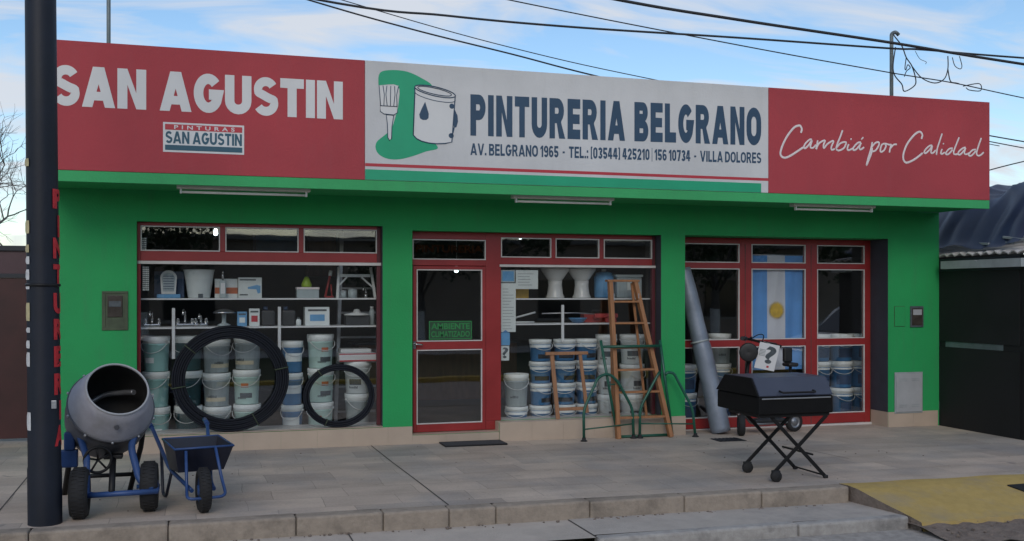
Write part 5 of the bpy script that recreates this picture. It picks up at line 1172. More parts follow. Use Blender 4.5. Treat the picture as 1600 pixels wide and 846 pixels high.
m = MB(); m.lathe([(0, 0), (.055, 0), (.06, .03), (.035, .09), (.02, .12), (0, .125)], 20, Matrix.Translation((1.225, .44, S1 + .126))); tag(m.build('lime_funnel', 'lime'), 'lime green cone shaped funnel standing on the pink rimmed box', 'funnel')
t = thing('red_gun', 'red sealant gun standing behind the window right of the lime funnel', 'sealant gun', (1.5, .45, S1))
m = MB(); m.tube([(1.44, .45, S1 + .01), (1.50, .47, S1 + .26)], .014, 8); m.tube([(1.44, .45, S1 + .012), (1.54, .45, S1 + .012)], .012, 8); m.tube([(1.52, .46, S1 + .02), (1.51, .47, S1 + .16)], .009, 8); m.build('body', 'red_pl', t)
m = MB(); m.tube([(1.50, .47, S1 + .26), (1.51, .475, S1 + .32)], .02, 8); m.build('nozzle', 'white_pl', t)
t = thing('white_trestle', 'white tubular trestle on the top shelf at the right of the left window', 'trestle', (1.8, .42, S1))
for xa, xb in ((1.575, 1.595), (2.02, 1.97)):
    m = MB(); bar(m, (xa, .40, S1), (xb, .42, S1 + .36), .03, .03); m.build('leg', 'white_pl', t)
m = MB(); m.box(1.60, 1.965, .405, .435, S1 + .245, S1 + .28, .004); bar(m, (1.60, .42, S1 + .15), (1.69, .42, S1 + .245), .02, .02); bar(m, (1.99, .42, S1 + .13), (1.86, .42, S1 + .245), .02, .02); m.build('cross_bar', 'white_pl', t)
for x, r, h, lb in ((1.65, .035, .08, 'small grey tin under the left leg of the white trestle'), (1.755, .055, .10, 'larger grey tin hung under the middle of the white trestle')):
    t = thing('grey_tin', lb, 'tin', (x, .42, S1)); m = MB(); m.lathe([(0, 0), (r, 0), (r, h), (0, h)], 20, Matrix.Translation((x, .42, S1 + .0005))); m.build('body', 'greyt', t)
    m = MB(); m.lathe([(0, 0), (r * 1.05, 0), (r * 1.05, .008), (0, .01)], 20, Matrix.Translation((x, .42, S1 + h + .001))); m.build('lid', 'steel', t)
t = thing('tap', 'small chrome tap at the right end of the top shelf', 'tap', (1.91, .40, S1))
m = MB(); m.cyl((1.91, .40, S1), (1.91, .40, S1 + .05), .016); m.tube(corner([(1.91, .40, S1 + .05), (1.91, .40, S1 + .12), (1.87, .34, S1 + .12), (1.87, .33, S1 + .09)], .03), .011, 8); m.build('spout', 'chrome', t)
# lower shelf of the left window
def faucet(x, label, s=1.0):
    t = thing('tap', label, 'tap', (x, .40, S2), 'chrome taps on the lower shelf'); m = MB()
    m.box(x - .09 * s, x + .09 * s, .37, .43, S2, S2 + .035, .01); m.tube(corner([(x, .40, S2 + .035), (x, .40, S2 + .17 * s), (x - .02, .30, S2 + .17 * s), (x - .02, .28, S2 + .12 * s)], .05), .014, 8); m.build('spout', 'chrome', t)
    for q in (-.07 * s, .07 * s): 
        m = MB(); m.lathe([(0, 0), (.022, 0), (.026, .02), (.016, .05), (.022, .055), (0, .06)], 14, Matrix.Translation((x + q, .40, S2 + .0355))); m.build('knob', 'chrome', t)
faucet(-.47, 'leftmost chrome tap on the lower shelf'); faucet(-.12, 'chrome tap right of the left shelf upright', 1.1); faucet(.05, 'third chrome tap from the left on the lower shelf', .8)
t = thing('shower_head', 'domed chrome shower head above the large hose coil', 'shower head', (.30, .42, S2))
m = MB(); m.lathe([(0, .20), (.06, .195), (.125, .165), (.135, .15), (.12, .15), (0, .16)], 28, Matrix.Translation((.30, .42, S2))); m.build('dome', 'chrome', t)
m = MB(); m.lathe([(0, 0), (.07, 0), (.07, .02), (.025, .04), (.025, .158), (0, .159)], 20, Matrix.Translation((.30, .42, S2 + .0005))); m.build('stand', 'greyt', t)
def carton(x0, x1, h, body, pic, label, d=.14, y=.36):
    t = thing('goods_carton', label, 'carton', ((x0 + x1) / 2, y + d / 2, S2)); m = MB(); m.box(x0, x1, y, y + d, S2, S2 + h, .003); m.build('body', body, t)
    m = MB(); w_ = x1 - x0; m.box(x0 + .2 * w_, x1 - .2 * w_, y - .004, y - .0005, S2 + h * .25, S2 + h * .6); m.build('picture', pic, t)
    m = MB(); m.box(x0 + .12 * w_, x1 - .12 * w_, y - .004, y - .0005, S2 + h * .78, S2 + h * .88); m.build('small_print', 'ink', t)
carton(.445, .55, .165, 'sky_blue', 'wht', 'light blue carton above the large hose coil')
carton(.575, .69, .20, 'wht', 'print_red', 'white carton with a red picture on the lower shelf')
carton(1.20, 1.48, .215, 'wht', 'sky_blue', 'white carton with a row of blue bottles on the lower shelf', .2)
for x, lb in ((.79, 'dark oil jug left of the right shelf upright'), (1.02, 'dark oil jug right of the right shelf upright')):
    t = thing('oil_jug', lb, 'jug', (x, .45, S2)); m = MB(); m.box(x - .075, x + .075, .38, .52, S2, S2 + .18, .02); m.build('body', 'dark', t)
    m = MB(); m.lathe([(0, 0), (.025, 0), (.025, .04), (0, .04)], 14, Matrix.Translation((x - .03, .45, S2 + .181))); m.build('cap', 'carton_blue', t)
t = thing('small_bottle', 'small white capped bottle between jug and blue bottle carton', 'bottle', (1.12, .36, S2))
m = MB(); m.lathe([(0, 0), (.03, 0), (.03, .06), (.015, .08), (0, .08)], 14, Matrix.Translation((1.125, .35, S2 + .0005))); m.build('body', 'wht', t)
m = MB(); m.lathe([(0, 0), (.017, 0), (.017, .02), (0, .02)], 14, Matrix.Translation((1.125, .35, S2 + .081))); m.build('cap', 'ink', t)
t = thing('ceiling_lamp', 'round white ceiling lamp shown on its box, lower shelf', 'lamp', (1.81, .42, S2))
m = MB(); m.box(1.67, 1.95, .36, .54, S2, S2 + .115, .004); m.build('box_stand', 'dark', t)
m = MB(); m.lathe([(0, .0), (.15, .0), (.155, .012), (.05, .03), (.03, .07), (0, .075)], 28, Matrix.Translation((1.81, .45, S2 + .1155))); m.build('shade', 'white_pl', t)
t = thing('glass_jar', 'glass jar at the right end of the lower shelf', 'jar', (1.985, .42, S2))
m = MB(); m.lathe([(0, 0), (.03, 0), (.03, .16), (.02, .19), (0, .19)], 16, Matrix.Translation((1.985, .42, S2 + .0005))); m.build('body', 'greyt', t)
m = MB(); m.lathe([(0, 0), (.022, 0), (.022, .03), (0, .03)], 16, Matrix.Translation((1.985, .42, S2 + .191))); m.build('lid', 'white_pl', t)
# sheets hung inside the left pane
for (a, b, c, d, lb) in ((-.585, -.515, 2.275, 2.41, 'small printed grid sheet in the top left pane'), (-.56, -.49, 1.83, 2.10, 'long printed grid sheet hung at the left edge of the left window')):
    t = thing('price_sheet', lb, 'price list', (a, .36, c)); m = MB(); m.box(a, b, .16, .162, c, d); m.build('paper', 'ink', t)
    m = MB(); ny = int((d - c) / .022)
    for i in range(ny):
        for j in range(4): m.box(a + .004 + j * (b - a - .004) / 4, a + (j + 1) * (b - a - .004) / 4 - .001, .1575, .1595, c + .004 + i * .0222, c + .018 + i * .0222)
    m.build('grid_cells', 'paper', t)
# things deeper in the shop
t = thing('aluminium_ladder', 'aluminium ladder standing inside behind the top right pane of the left window', 'ladder', (2.0, 1.3, .10))
for xa, xb in ((1.66, 1.77), (2.40, 2.22)):
    m = MB(); bar(m, (xa, 1.25, .101), (xb, 1.45, 2.58), .045, .06); m.build('side_rail', 'steel', t)
m = MB()
for k in range(8): 
    u = (k + .7) / 8; m.box(1.66 + .11 * u + .02, 2.40 - .18 * u - .02, 1.235 + .2 * u, 1.275 + .2 * u, .1 + 2.48 * u - .012, .1 + 2.48 * u + .012)
m.build('rung', 'steel', t)
t = thing('wall_poster', 'blue poster on the shop back wall seen through the top middle pane', 'poster', (1.3, 6.85, 2.5))
m = MB(); m.box(.95, 1.75, 6.83, 6.858, 2.40, 2.86); m.build('frame', 'carton_blue', t)
m = MB(); m.box(1.0, 1.70, 6.82, 6.8295, 2.43, 2.83); m.build('print', 'sky_blue', t)
t = thing('wall_cabinet', 'brown wooden cabinet high on the shop back wall', 'cabinet', (2.0, 6.6, 2.4))
m = MB(); m.box(1.86, 2.34, 6.45, 6.855, 2.10, 2.86, .006); m.build('body', 'wood_dark', t)
for xa in (1.88, 2.11):
    m = MB(); m.box(xa, xa + .21, 6.43, 6.449, 2.12, 2.84, .004); m.build('door', 'wood_dark', t)
for i, (x, z, lb) in enumerate(((0.254, 2.627, 'lit bulb seen in the top left pane of the left window'), (4.645, 2.645, 'lit bulb seen in the top pane beside the door'), (3.657, 2.139, 'lit bulb seen through the upper door glass'))):
    t = thing('ceiling_bulb', lb, 'light bulb', (x, 3, 2.96), 'lit bulbs hanging in the shop')
    m = MB(); m.lathe([(0, -.03), (.018, -.027), (.027, -.012), (.028, .006), (.022, .03), (.018, .06), (0, .06)], 20, Matrix.Translation((x, 3, z))); m.build('globe', 'bulb', t)
    m = MB(); m.cyl((x, 3, z + .061), (x, 3, z + .10), .022); m.cyl((x, 3, z + .10), (x, 3, 2.955), .005, n=6); m.build('cord', 'white_pl', t)
# counter and racks inside the dark shop
t = thing('shop_counter', 'low counter in the dark shop behind the door glass', 'counter', (3.6, 4.5, .1))
m = MB(); m.box(2.4, 5.0, 4.3, 4.9, .101, 1.0, .01); m.build('base', 'wood_dark', t); m = MB(); m.box(2.35, 5.05, 4.25, 4.95, 1.0005, 1.04, .006); m.build('counter_top', 'inner_floor', t)

# ---- middle window goods
def sheet_on_glass(name, x0, x1, z0, z1, m_, label, cat, Y=.205):
    t = thing(name, label, cat, ((x0 + x1) / 2, Y, z0)); m = MB(); m.box(x0, x1, Y, Y + .0015, z0, z1); m.build('paper', m_, t); return t
t = sheet_on_glass('paper_notice', 3.515, 3.70, 1.335, 1.925, 'paper', 'long pale notice hung inside the middle window beside the door', 'notice')
m = MB()
for k in range(14): m.box(3.535, 3.535 + random.uniform(.06, .145), .2025, .2045, 1.37 + k * .037, 1.378 + k * .037)
m.build('small_print', 'gutter', t)
t = sheet_on_glass('paper_notice', 3.515, 3.69, 1.935, 2.085, 'greyt', 'grey framed notice at the top left of the middle window', 'notice')
m = MB(); m.box(3.53, 3.675, .2025, .2045, 1.95, 2.07); m.build('inner_sheet', 'sky_blue', t)
t = sheet_on_glass('paper_notice', 3.70, 3.985, 1.855, 2.085, 'paper', 'square white notice at the top of the middle window', 'notice')
m = MB()
for k in range(5): m.box(3.73, 3.73 + random.uniform(.14, .22), .2025, .2045, 1.90 + k * .034, 1.908 + k * .034)
m.build('small_print', 'gutter', t)
t = sheet_on_glass('blue_sticker', 3.515, 3.625, 1.175, 1.325, 'sky_blue', 'blue sticker above the question mark sticker beside the door', 'sticker')
m = MB(); m.prism([(3.52, 1.3255), (3.62, 1.3255), (3.57, 1.36)], .2035, .2045); m.build('pointed_top', 'blue', t)
t = sheet_on_glass('question_sticker', 3.517, 3.617, .99, 1.168, 'paper', 'white sticker with a question mark beside the door', 'sticker')
lettering('lettering', '?', 3.53, 3.604, 1.02, 1.15, .2045, 'ink', t, offset=.02)
T1, T2 = 1.7425, 1.4325
for x, lb in ((4.30, 'left white ceramic pedestal on the top shelf, middle window'), (4.655, 'right white ceramic pedestal on the top shelf, middle window')):
    t = thing('ceramic_pedestal', lb, 'pedestal', (x, .47, T1), 'white ceramic pedestals')
    m = MB(); m.lathe([(0, 0), (.115, 0), (.118, .015), (.10, .05), (.086, .16), (.092, .22), (.0, .222)], 32, Matrix.Translation((x, .47, T1 + .0005))); m.build('foot', 'ceramic', t)
    m = MB(); m.lathe([(.088, .2225), (.11, .25), (.15, .31), (.178, .35), (.182, .375), (.16, .378), (.12, .33), (0, .29)], 32, Matrix.Translation((x, .47, T1))); m.build('bowl', 'ceramic', t)
t = thing('water_drum', 'blue grey drum on the top shelf right of the pedestals', 'drum', (4.97, .50, T1))
m = MB(); m.lathe([(0, 0), (.11, 0), (.125, .03), (.125, .26), (.10, .32), (.05, .335), (0, .335)], 28, Matrix.Translation((4.97, .50, T1 + .0005))); m.build('body', 'sky_blue', t)
m = MB(); m.lathe([(0, 0), (.03, 0), (.03, .03), (0, .03)], 14, Matrix.Translation((4.97, .50, T1 + .336))); m.build('cap', 'white_pl', t)
t = thing('water_tank', 'pale grey cistern on the top shelf behind the ladder', 'cistern', (5.28, .5, T1))
m = MB(); m.box(5.11, 5.46, .40, .60, T1, T1 + .27, .02); m.build('body', 'greyt', t); m = MB(); m.box(5.10, 5.47, .39, .61, T1 + .2705, T1 + .30, .01); m.build('lid', 'wht', t)
m = MB(); m.box(5.25, 5.40, .3955, .3995, T1 + .10, T1 + .20); m.build('label_print', 'paper', t)
t = thing('yellow_box', 'small yellow box on the top shelf under the notice', 'box', (3.83, .44, T1))
m = MB(); m.box(3.74, 3.93, .40, .52, T1, T1 + .13, .006); m.build('body', 'yellow_pl', t); m = MB(); m.box(3.735, 3.935, .395, .525, T1 + .1305, T1 + .15, .004); m.build('lid', 'wood_dark', t)
for i, (p, q, lb) in enumerate((((3.62, .40), (4.02, .42), 'upper white roller pole lying at the left of the lower shelf'), ((3.60, .34), (3.98, .34), 'lower white roller pole lying at the left of the lower shelf'))):
    t = thing('roller_pole', lb, 'pole', (p[0], p[1], T2)); m = MB(); m.tube([(p[0], p[1], T2 + .015 + .02 * (1 - i)), (q[0], q[1], T2 + .015 + .10 * (1 - i) * 1.2)], .012, 8); m.build('shaft', 'white_pl', t)
    m = MB(); m.tube([(p[0] - .03, p[1], T2 + .012 + .02 * (1 - i)), (p[0] + .03, p[1], T2 + .018 + .025 * (1 - i))], .018, 8); m.build('grip', 'dark', t)
t = thing('hand_saw', 'long red handled tool lying on the lower shelf of the middle window', 'tool', (4.7, .42, T2))
m = MB(); m.tube([(4.10, .40, T2 + .12), (4.55, .40, T2 + .125), (4.85, .41, T2 + .105)], .008, 8); m.build('blade', 'steel', t); m = MB(); m.box(4.80, 5.12, .38, .44, T2 + .06, T2 + .115, .015); m.box(4.95, 5.10, .385, .435, T2, T2 + .058, .01); m.build('handle', 'red_pl', t)
t = thing('tool_case', 'dark red tool case on the lower shelf left of the ladder', 'tool case', (4.92, .55, T2)); m = MB(); m.box(4.70, 5.10, .50, .64, T2, T2 + .11, .01); m.build('body', 'red_pl', t); m = MB(); m.tube(corner([(4.83, .57, T2 + .11), (4.83, .57, T2 + .15), (4.97, .57, T2 + .15), (4.97, .57, T2 + .11)], .02), .009, 8); m.build('handle', 'dark', t)
t = thing('blue_bowl', 'shallow blue bowl on the lower shelf of the middle window', 'bowl', (4.57, .38, T2)); m = MB(); m.lathe([(0, 0), (.06, 0), (.11, .05), (.115, .055), (.10, .052), (.055, .008), (0, .008)], 24, Matrix.Translation((4.57, .38, T2 + .0005))); m.build('body', 'blue', t)
m = MB(); m.lathe([(.107, .056), (.118, .056), (.118, .064), (.107, .064)], 24, Matrix.Translation((4.57, .38, T2))); m.build('rim', 'sky_blue', t)
# stickers on the door glass
t = thing('door_sticker', 'green lettered sticker AMBIENTE CLIMATIZADO inside the door glass', 'sticker', (2.87, .18, 1.25))
Yd = Y2 + .0115
m = MB(); m.box(2.618, 3.14, Yd - .002, Yd - .0005, 1.257, 1.475); m.build('sheet', 'sticker_bg', t)
m = MB(); k = .010
for r in ((2.618, 3.14, 1.465, 1.475), (2.618, 3.14, 1.257, 1.267), (2.618, 2.628, 1.267, 1.465), (3.13, 3.14, 1.267, 1.465)): m.box(r[0], r[1], Yd - .004, Yd - .0022, r[2], r[3])
m.build('border', 'led_green', t)
lettering('lettering', 'AMBIENTE', 2.645, 3.115, 1.378, 1.45, Yd - .0022, 'led_green', t, offset=.03, depth=.002)
lettering('lettering', 'CLIMATIZADO', 2.645, 3.115, 1.285, 1.355, Yd - .0022, 'led_green', t, offset=.02, depth=.002)
lettering('faded_lettering', 'PINTURERIA', 2.30 + .16, 3.28, 2.285, 2.375, Y2 + .0235, 'gilt', f2, offset=.03, depth=.002)
# flag
t = thing('flag', 'hanging sky blue and white striped flag with a golden sun behind the middle door', 'flag', (7.43, .43, .80))
FX0, FX1, FZ0, FZ1 = 7.025, 7.835, .78, 2.31
def cloth(x0, x1, m_, name):
    mb = MB(); nx, nz = 14, 30; g = []
    for j in range(nz + 1):
        row = []
        for i in range(nx + 1):
            x = x0 + (x1 - x0) * i / nx; z = FZ1 + (FZ0 - FZ1) * j / nz; k = j / nz
            y = .435 + .012 * math.sin(9 * x + 1.2 * k) * (.3 + k) + .006 * math.sin(31 * x + 3 * k)
            row.append(mb.bm.verts.new((x, y, z)))
        g.append(row)
    for j in range(nz):
        for i in range(nx):
            f = mb.bm.faces.new((g[j][i], g[j][i + 1], g[j + 1][i + 1], g[j + 1][i])); f.smooth = True
    return mb.build(name, m_, t)
w3 = (FX1 - FX0) / 3
cloth(FX0, FX0 + w3, 'flag_blue', 'blue_stripe'); cloth(FX0 + w3, FX0 + 2 * w3, 'flag_white', 'white_stripe'); cloth(FX0 + 2 * w3, FX1, 'flag_blue', 'blue_stripe')
m = MB(); c_ = (7.425, 1.575); pts = []
for i in range(64):
    rr = .125 if i % 2 else .085; pts.append((c_[0] + rr * math.cos(i * 2 * PI / 64), c_[1] + rr * math.sin(i * 2 * PI / 64)))
m.prism(pts, .413, .4155); m.build('sun_emblem', 'flag_sun', t)
m = MB(); m.cyl((6.99, .445, 2.315), (7.87, .445, 2.315), .009); m.build('rod', 'steel', t)

# ================================================================== LEFT NEIGHBOUR
t = thing('metal_gate', 'dark oxide red metal gate left of the shop behind the pole', 'gate', (-4.5, 1.3, gz(-4)))
g0 = gz(-4)
m = MB(); m.box(-7.6, -1.86, 1.30, 1.34, g0 + .02, 1.98); m.build('lower_panel', 'gate', t)
m = MB(); m.box(-7.6, -1.86, 1.30, 1.34, 2.03, 2.29); m.build('upper_panel', 'gate_top', t)
m = MB(); m.box(-7.6, -1.86, 1.28, 1.36, 1.981, 2.029, .003); m.box(-7.6, -1.86, 1.27, 1.37, 2.291, 2.35, .003); m.build('rail', 'gate_dark', t)
for x in (-1.80, -4.7, -7.66):
    m = MB(); m.box(x - .055, x + .055, 1.26, 1.37, g0 - .05, 2.37, .004); m.build('gate_post', 'gate_dark', t)
m = MB()
for k in range(16): m.box(-7.4 + k * .345, -7.385 + k * .345, 1.285, 1.2995, g0 + .05, 1.97)
m.build('panel_rib', 'gate', t)
m = MB(); m.box(-1.74, -1.502, 1.28, 1.40, g0 - .05, 2.36); tag(m.build('end_wall', 'house'), 'narrow wall strip between the red gate and the shop', 'wall')
t = thing('neighbour_wall', 'low house wall left of the red gate', 'wall', (-11, 1.3, 0)); m = MB(); m.box(-14.5, -7.73, 1.25, 1.5, 0, 3.2); m.build('render', 'house', t); m = MB(); m.box(-14.55, -7.72, 1.2, 1.55, 3.2005, 3.28); m.build('coping', 'lip', t)

# ================================================================== RIGHT NEIGHBOUR: CARPORT
t = thing('dark_carport', 'open carport, inside shade painted black, with a corrugated roof edge right of the shop', 'carport', (11, 0, 0))
m = MB(); m.box(9.6915, 9.765, -1.43, -0.002, gz(9.7) - .03, 1.075); m.box(9.6915, 9.765, -1.43, -0.002, 1.155, 2.10); m.build('shade_panel', 'carport', t)  # black sheet across the opening stands for the shade inside
m = MB(); m.box(9.705, 9.76, -1.15, -0.11, 1.078, 1.152); m.build('pale_rail', 'mast', t)
m = MB(); m.box(9.704, 9.758, -1.43, -1.152, 1.076, 1.154); m.box(9.704, 9.758, -0.108, -0.003, 1.076, 1.154); m.build('rail_gap', 'carport', t)
for y in (-1.46,):
    m = MB(); m.box(9.70, 9.79, y - .035, y + .03, gz(9.7) - .05, 2.28, .004); m.build('post', 'black_metal', t)
m = MB(); m.box(9.80, 13.6, -1.46, -1.42, gz(10) - .05, 2.10); m.build('front_panel', 'carport', t)
m = MB(); m.box(9.79, 13.6, 2.6, 2.7, 0, 2.9); m.build('back_panel', 'carport', t)
m = MB(); ny = 90; g = []
for i in range(ny + 1):
    y = -1.62 + 4.3 * i / ny; zz_ = .022 * math.sin(y * 2 * PI / .155)
    g.append([m.bm.verts.new((x, y, z + zz_)) for x, z in ((9.66 if y < -.03 else 9.70, 2.325), (11.5, 2.56), (13.7, 2.80), (13.7, 2.785), (11.5, 2.545), (9.66 if y < -.03 else 9.70, 2.31))])
for i in range(ny):
    for k in range(6):
        f = m.bm.faces.new((g[i][k], g[i][(k + 1) % 6], g[i + 1][(k + 1) % 6], g[i + 1][k])); f.smooth = False
m.build('corrugated_roof', 'zinc', t)
m = MB(); m.prism_x([(0, 0)] * 0 or [(-1.55, 2.13), (-1.55, 2.235), (-.85, 2.235), (-.80, 2.215), (-.75, 2.235), (-.14, 2.235), (-.14, 2.13)], 9.60, 9.70); m.build('gutter', 'gutter', t)
m = MB(); m.box(9.702, 9.76, -1.45, -.003, 2.101, 2.27); m.build('beam', 'gate_dark', t)
t = thing('tarpaulin', 'navy tarpaulin draped in folds over the carport roof', 'tarpaulin', (11.5, .4, 2.6))
m = MB(); nx, ny = 90, 110; g = []
for j in range(ny + 1):
    row = []
    for i in range(nx + 1):
        u, v = i / nx, j / ny; x = 9.74 + 4.0 * u; y = -1.35 + 3.6 * v
        base = 2.38 + .1 * (x - 9.7) + .03
        e = min(1, u / .16) ; e = e * e * (3 - 2 * e); f_ = min(1, v / .35); f_ = .25 + .75 * f_ * f_ * (3 - 2 * f_)
        h = .74 * e * (0.80 + .2 * math.sin(2.2 * v + 1))
        fold = .09 * math.sin(5 * y + 2.5 * math.sin(1.6 * x) + 2) + .05 * (1 - abs(math.sin(5.5 * y + 2.2 * x + 1.4 * math.sin(3 * x)))) + .03 * (1 - abs(math.sin(8 * x - 4 * y + math.sin(4 * y)))) - .04
        z = base + h + fold * (.35 + .65 * e)
        row.append(m.bm.verts.new((x - .05 * abs(math.sin(9 * y)) * (1 - e), y + .03 * math.sin(6 * z + 8 * x), z)))
    g.append(row)
for j in range(ny):
    for i in range(nx):
        f = m.bm.faces.new((g[j][i], g[j][i + 1], g[j + 1][i + 1], g[j + 1][i])); f.smooth = True
m.build('sheet', 'tarp', t)
m = MB(); 
for (p, q) in (((9.80, -1.2, 2.43), (9.95, -.75, 2.47)), ((9.82, -.8, 2.44), (9.98, .0, 2.50)), ((9.78, -1.45, 2.46), (9.86, -1.0, 2.52))): bar(m, p, q, .05, .03)
tag(m.build('loose_battens', 'gutter'), 'pale loose battens holding the tarpaulin on the roof', 'battens')

# ================================================================== MASTS AND CABLES
t = thing('roof_mast', 'thin dark roof mast at the left end of the sign', 'mast', (-.935, .6, 3.12)); m = MB(); m.cyl((-.935, .6, 3.12), (-.935, .6, 6.6), .022, n=10); m.build('tube', 'mast', t); m = MB(); m.box(-1.0, -.87, .54, .66, 3.1205, 3.14, .003); m.build('foot_plate', 'mast', t)
t = thing('service_mast', 'galvanised mast with looping cables at the right end of the sign', 'mast', (9.384, .6, 3.12)); m = MB(); m.tube(corner([(9.384, .6, 3.12), (9.384, .6, 5.47), (9.42, .56, 5.49), (9.45, .53, 5.44)], .03), .026, 10); m.build('tube', 'mast', t); m = MB(); m.box(9.32, 9.45, .54, .66, 3.1205, 3.14, .003); m.build('foot_plate', 'mast', t)
def cable(pts, r, label, n=8):
    m = MB(); m.tube(smooth_path(pts, n), r, 6); return tag(m.build('cable', 'wire'), label, 'cable', 'overhead cables')
cable([(-3.0, -1.6, 5.75), (1.2, -1.6, 5.24), (4.158, -1.6, 4.925), (5.676, -1.6, 4.817), (7.637, -1.6, 4.71), (8.658, -1.6, 4.64), (9.616, -1.6, 4.581), (16, -1.6, 4.2)], .017, 'thick bundled cable crossing the upper right of the sky')
cable([(-4.0, -1.5, 5.3), (0.973, -1.5, 4.694), (2.446, -1.5, 4.625), (3.835, -1.5, 4.614), (5.732, -1.5, 4.645), (7.713, -1.5, 4.667), (8.222, -1.5, 4.685), (9.712, -1.5, 4.687), (16, -1.5, 4.75)], .012, 'long nearly level cable running the whole width above the sign')
cable([(-1.0, .3, 5.95), (3.438, .3, 5.404), (6.75, .3, 5.058), (9.081, .3, 4.847), (10.187, .3, 4.764), (11.435, .3, 4.618), (16, .3, 4.1)], .008, 'thin cable sagging behind the service mast')
cable([(-2.5, 1.5, 6.4), (1.142, 1.5, 5.564), (2.656, 1.5, 5.252), (4.052, 1.5, 5.015), (5.585, 1.5, 4.748), (9.4, 1.5, 4.2)], .011, 'steep cable dropping behind the white part of the sign')
cable([(-1.5, 2.5, 6.6), (1.963, 2.5, 5.826), (4.36, 2.5, 5.352), (6.988, 2.5, 4.983), (13, 2.5, 4.3)], .007, 'thinnest steep cable dropping behind the navy lettering')
cable([(9, 4, 5.15), (13.485, 4, 4.804), (14.978, 4, 4.668), (20, 4, 4.2)], .012, 'upper short cable at the right edge beside the red panel')
cable([(9, 4, 5.05), (13.485, 4, 4.697), (14.978, 4, 4.547), (20, 4, 4.0)], .010, 'second short cable at the right edge beside the red panel')
cable([(11, 3, 3.35), (12.623, 3, 3.782), (14.021, 3, 4.145), (18, 3, 5.0)], .010, 'rising cable at the right edge above the tarpaulin')
def loop(pts, r, label):
    m = MB(); m.tube(smooth_path(pts, 6), r, 6); tag(m.build('loose_cable', 'wire'), label, 'cable', 'loose cables around the service mast')
Y = .3
loop([(9.42, .5, 5.46), (9.186, Y, 5.374), (9.322, Y, 5.225), (9.395, Y, 5.07), (9.49, Y, 4.953), (9.553, Y, 4.77), (9.522, Y, 4.679), (9.364, Y, 4.599), (9.322, Y, 4.694), (9.206, Y, 4.81), (9.18, Y, 4.95), (9.22, Y, 5.2)], .008, 'large loose loop of cable hanging beside the service mast')
loop([(9.395, Y, 5.07), (9.374, Y, 4.927), (9.39, Y, 4.90), (9.42, Y, 4.97), (9.46, Y, 4.93), (9.40, Y, 4.88), (9.364, Y, 4.803)], .007, 'small curl of cable with a plug beside the mast')
loop([(9.49, Y, 4.953), (9.649, Y, 4.803), (9.863, Y, 4.744), (10.024, Y, 4.808), (10.089, Y, 4.956), (10.089, Y, 5.136)], .008, 'drooping cable between mast and bundled cable')
loop([(10.089, Y, 4.956), (10.132, Y, 4.788), (10.23, Y, 4.767), (10.28, Y, 4.76)], .008, 'short cable branching down to the thin line')
loop([(10.165, Y, 5.123), (10.208, Y, 5.009), (10.296, Y, 4.969), (10.328, Y, 5.016), (10.285, Y, 5.149)], .006, 'small U shaped cable under the bundled cable')
loop([(9.543, Y, 5.169), (9.617, Y, 5.068), (9.724, Y, 5.03), (9.713, Y, 5.0)], .004, 'thin hooked wire right of the mast')
loop([(10.35, Y, 4.729), (10.625, Y, 4.781), (10.648, Y, 4.683), (10.46, Y, 4.68), (10.40, Y, 4.71)], .007, 'flat spliced loop on the thin cable at the right')

# ================================================================== BARE TREE FAR LEFT
rt = random.Random(11)
def bare_tree(name, label, x, y, z, h):
    t = thing(name, label, 'tree', (x, y, z)); tr = MB(); tw = MB()
    def grow(p, d, L, r, dep):
        n = 4; pts = [p.copy()]; q = p.copy(); dd = d.copy()
        for i in range(n):
            dd = (dd + Vector((rt.gauss(0, .13), rt.gauss(0, .13), rt.gauss(0.03, .1)))).normalized(); q = q + dd * L / n; pts.append(q.copy())
        (tr if dep < 2 else tw).tube(pts, [r * (1 - .45 * i / n) for i in range(n + 1)], 6 if dep < 3 else 3, cap=False)
        if dep >= 6: return
        for k in range(3 if dep < 4 else 3):
            a = rt.uniform(0, 2 * PI); s = rt.uniform(.35, .85); u = dd.orthogonal().normalized(); u.rotate(Quaternion(dd, a))
            grow(pts[-1 - (k > 1)] if dep else pts[-1 - k % 2], (dd * math.cos(s) + u * math.sin(s)).normalized(), L * rt.uniform(.62, .82), max(.006, r * .58), dep + 1)
    grow(Vector((x, y, z)), Vector((0, 0, 1)), h * .3, h * .018, 0)
    tr.build('trunk', 'bark', t); tw.build('crown', 'bark', t)
bare_tree('bare_tree', 'leafless grey winter tree beyond the red gate at the far left', -6.1, 22, gz(-6) - .3, 8.6)
bare_tree('bare_tree', 'second leafless tree further left beyond the red gate', -8.6, 27, gz(-10) - .3, 8.5)

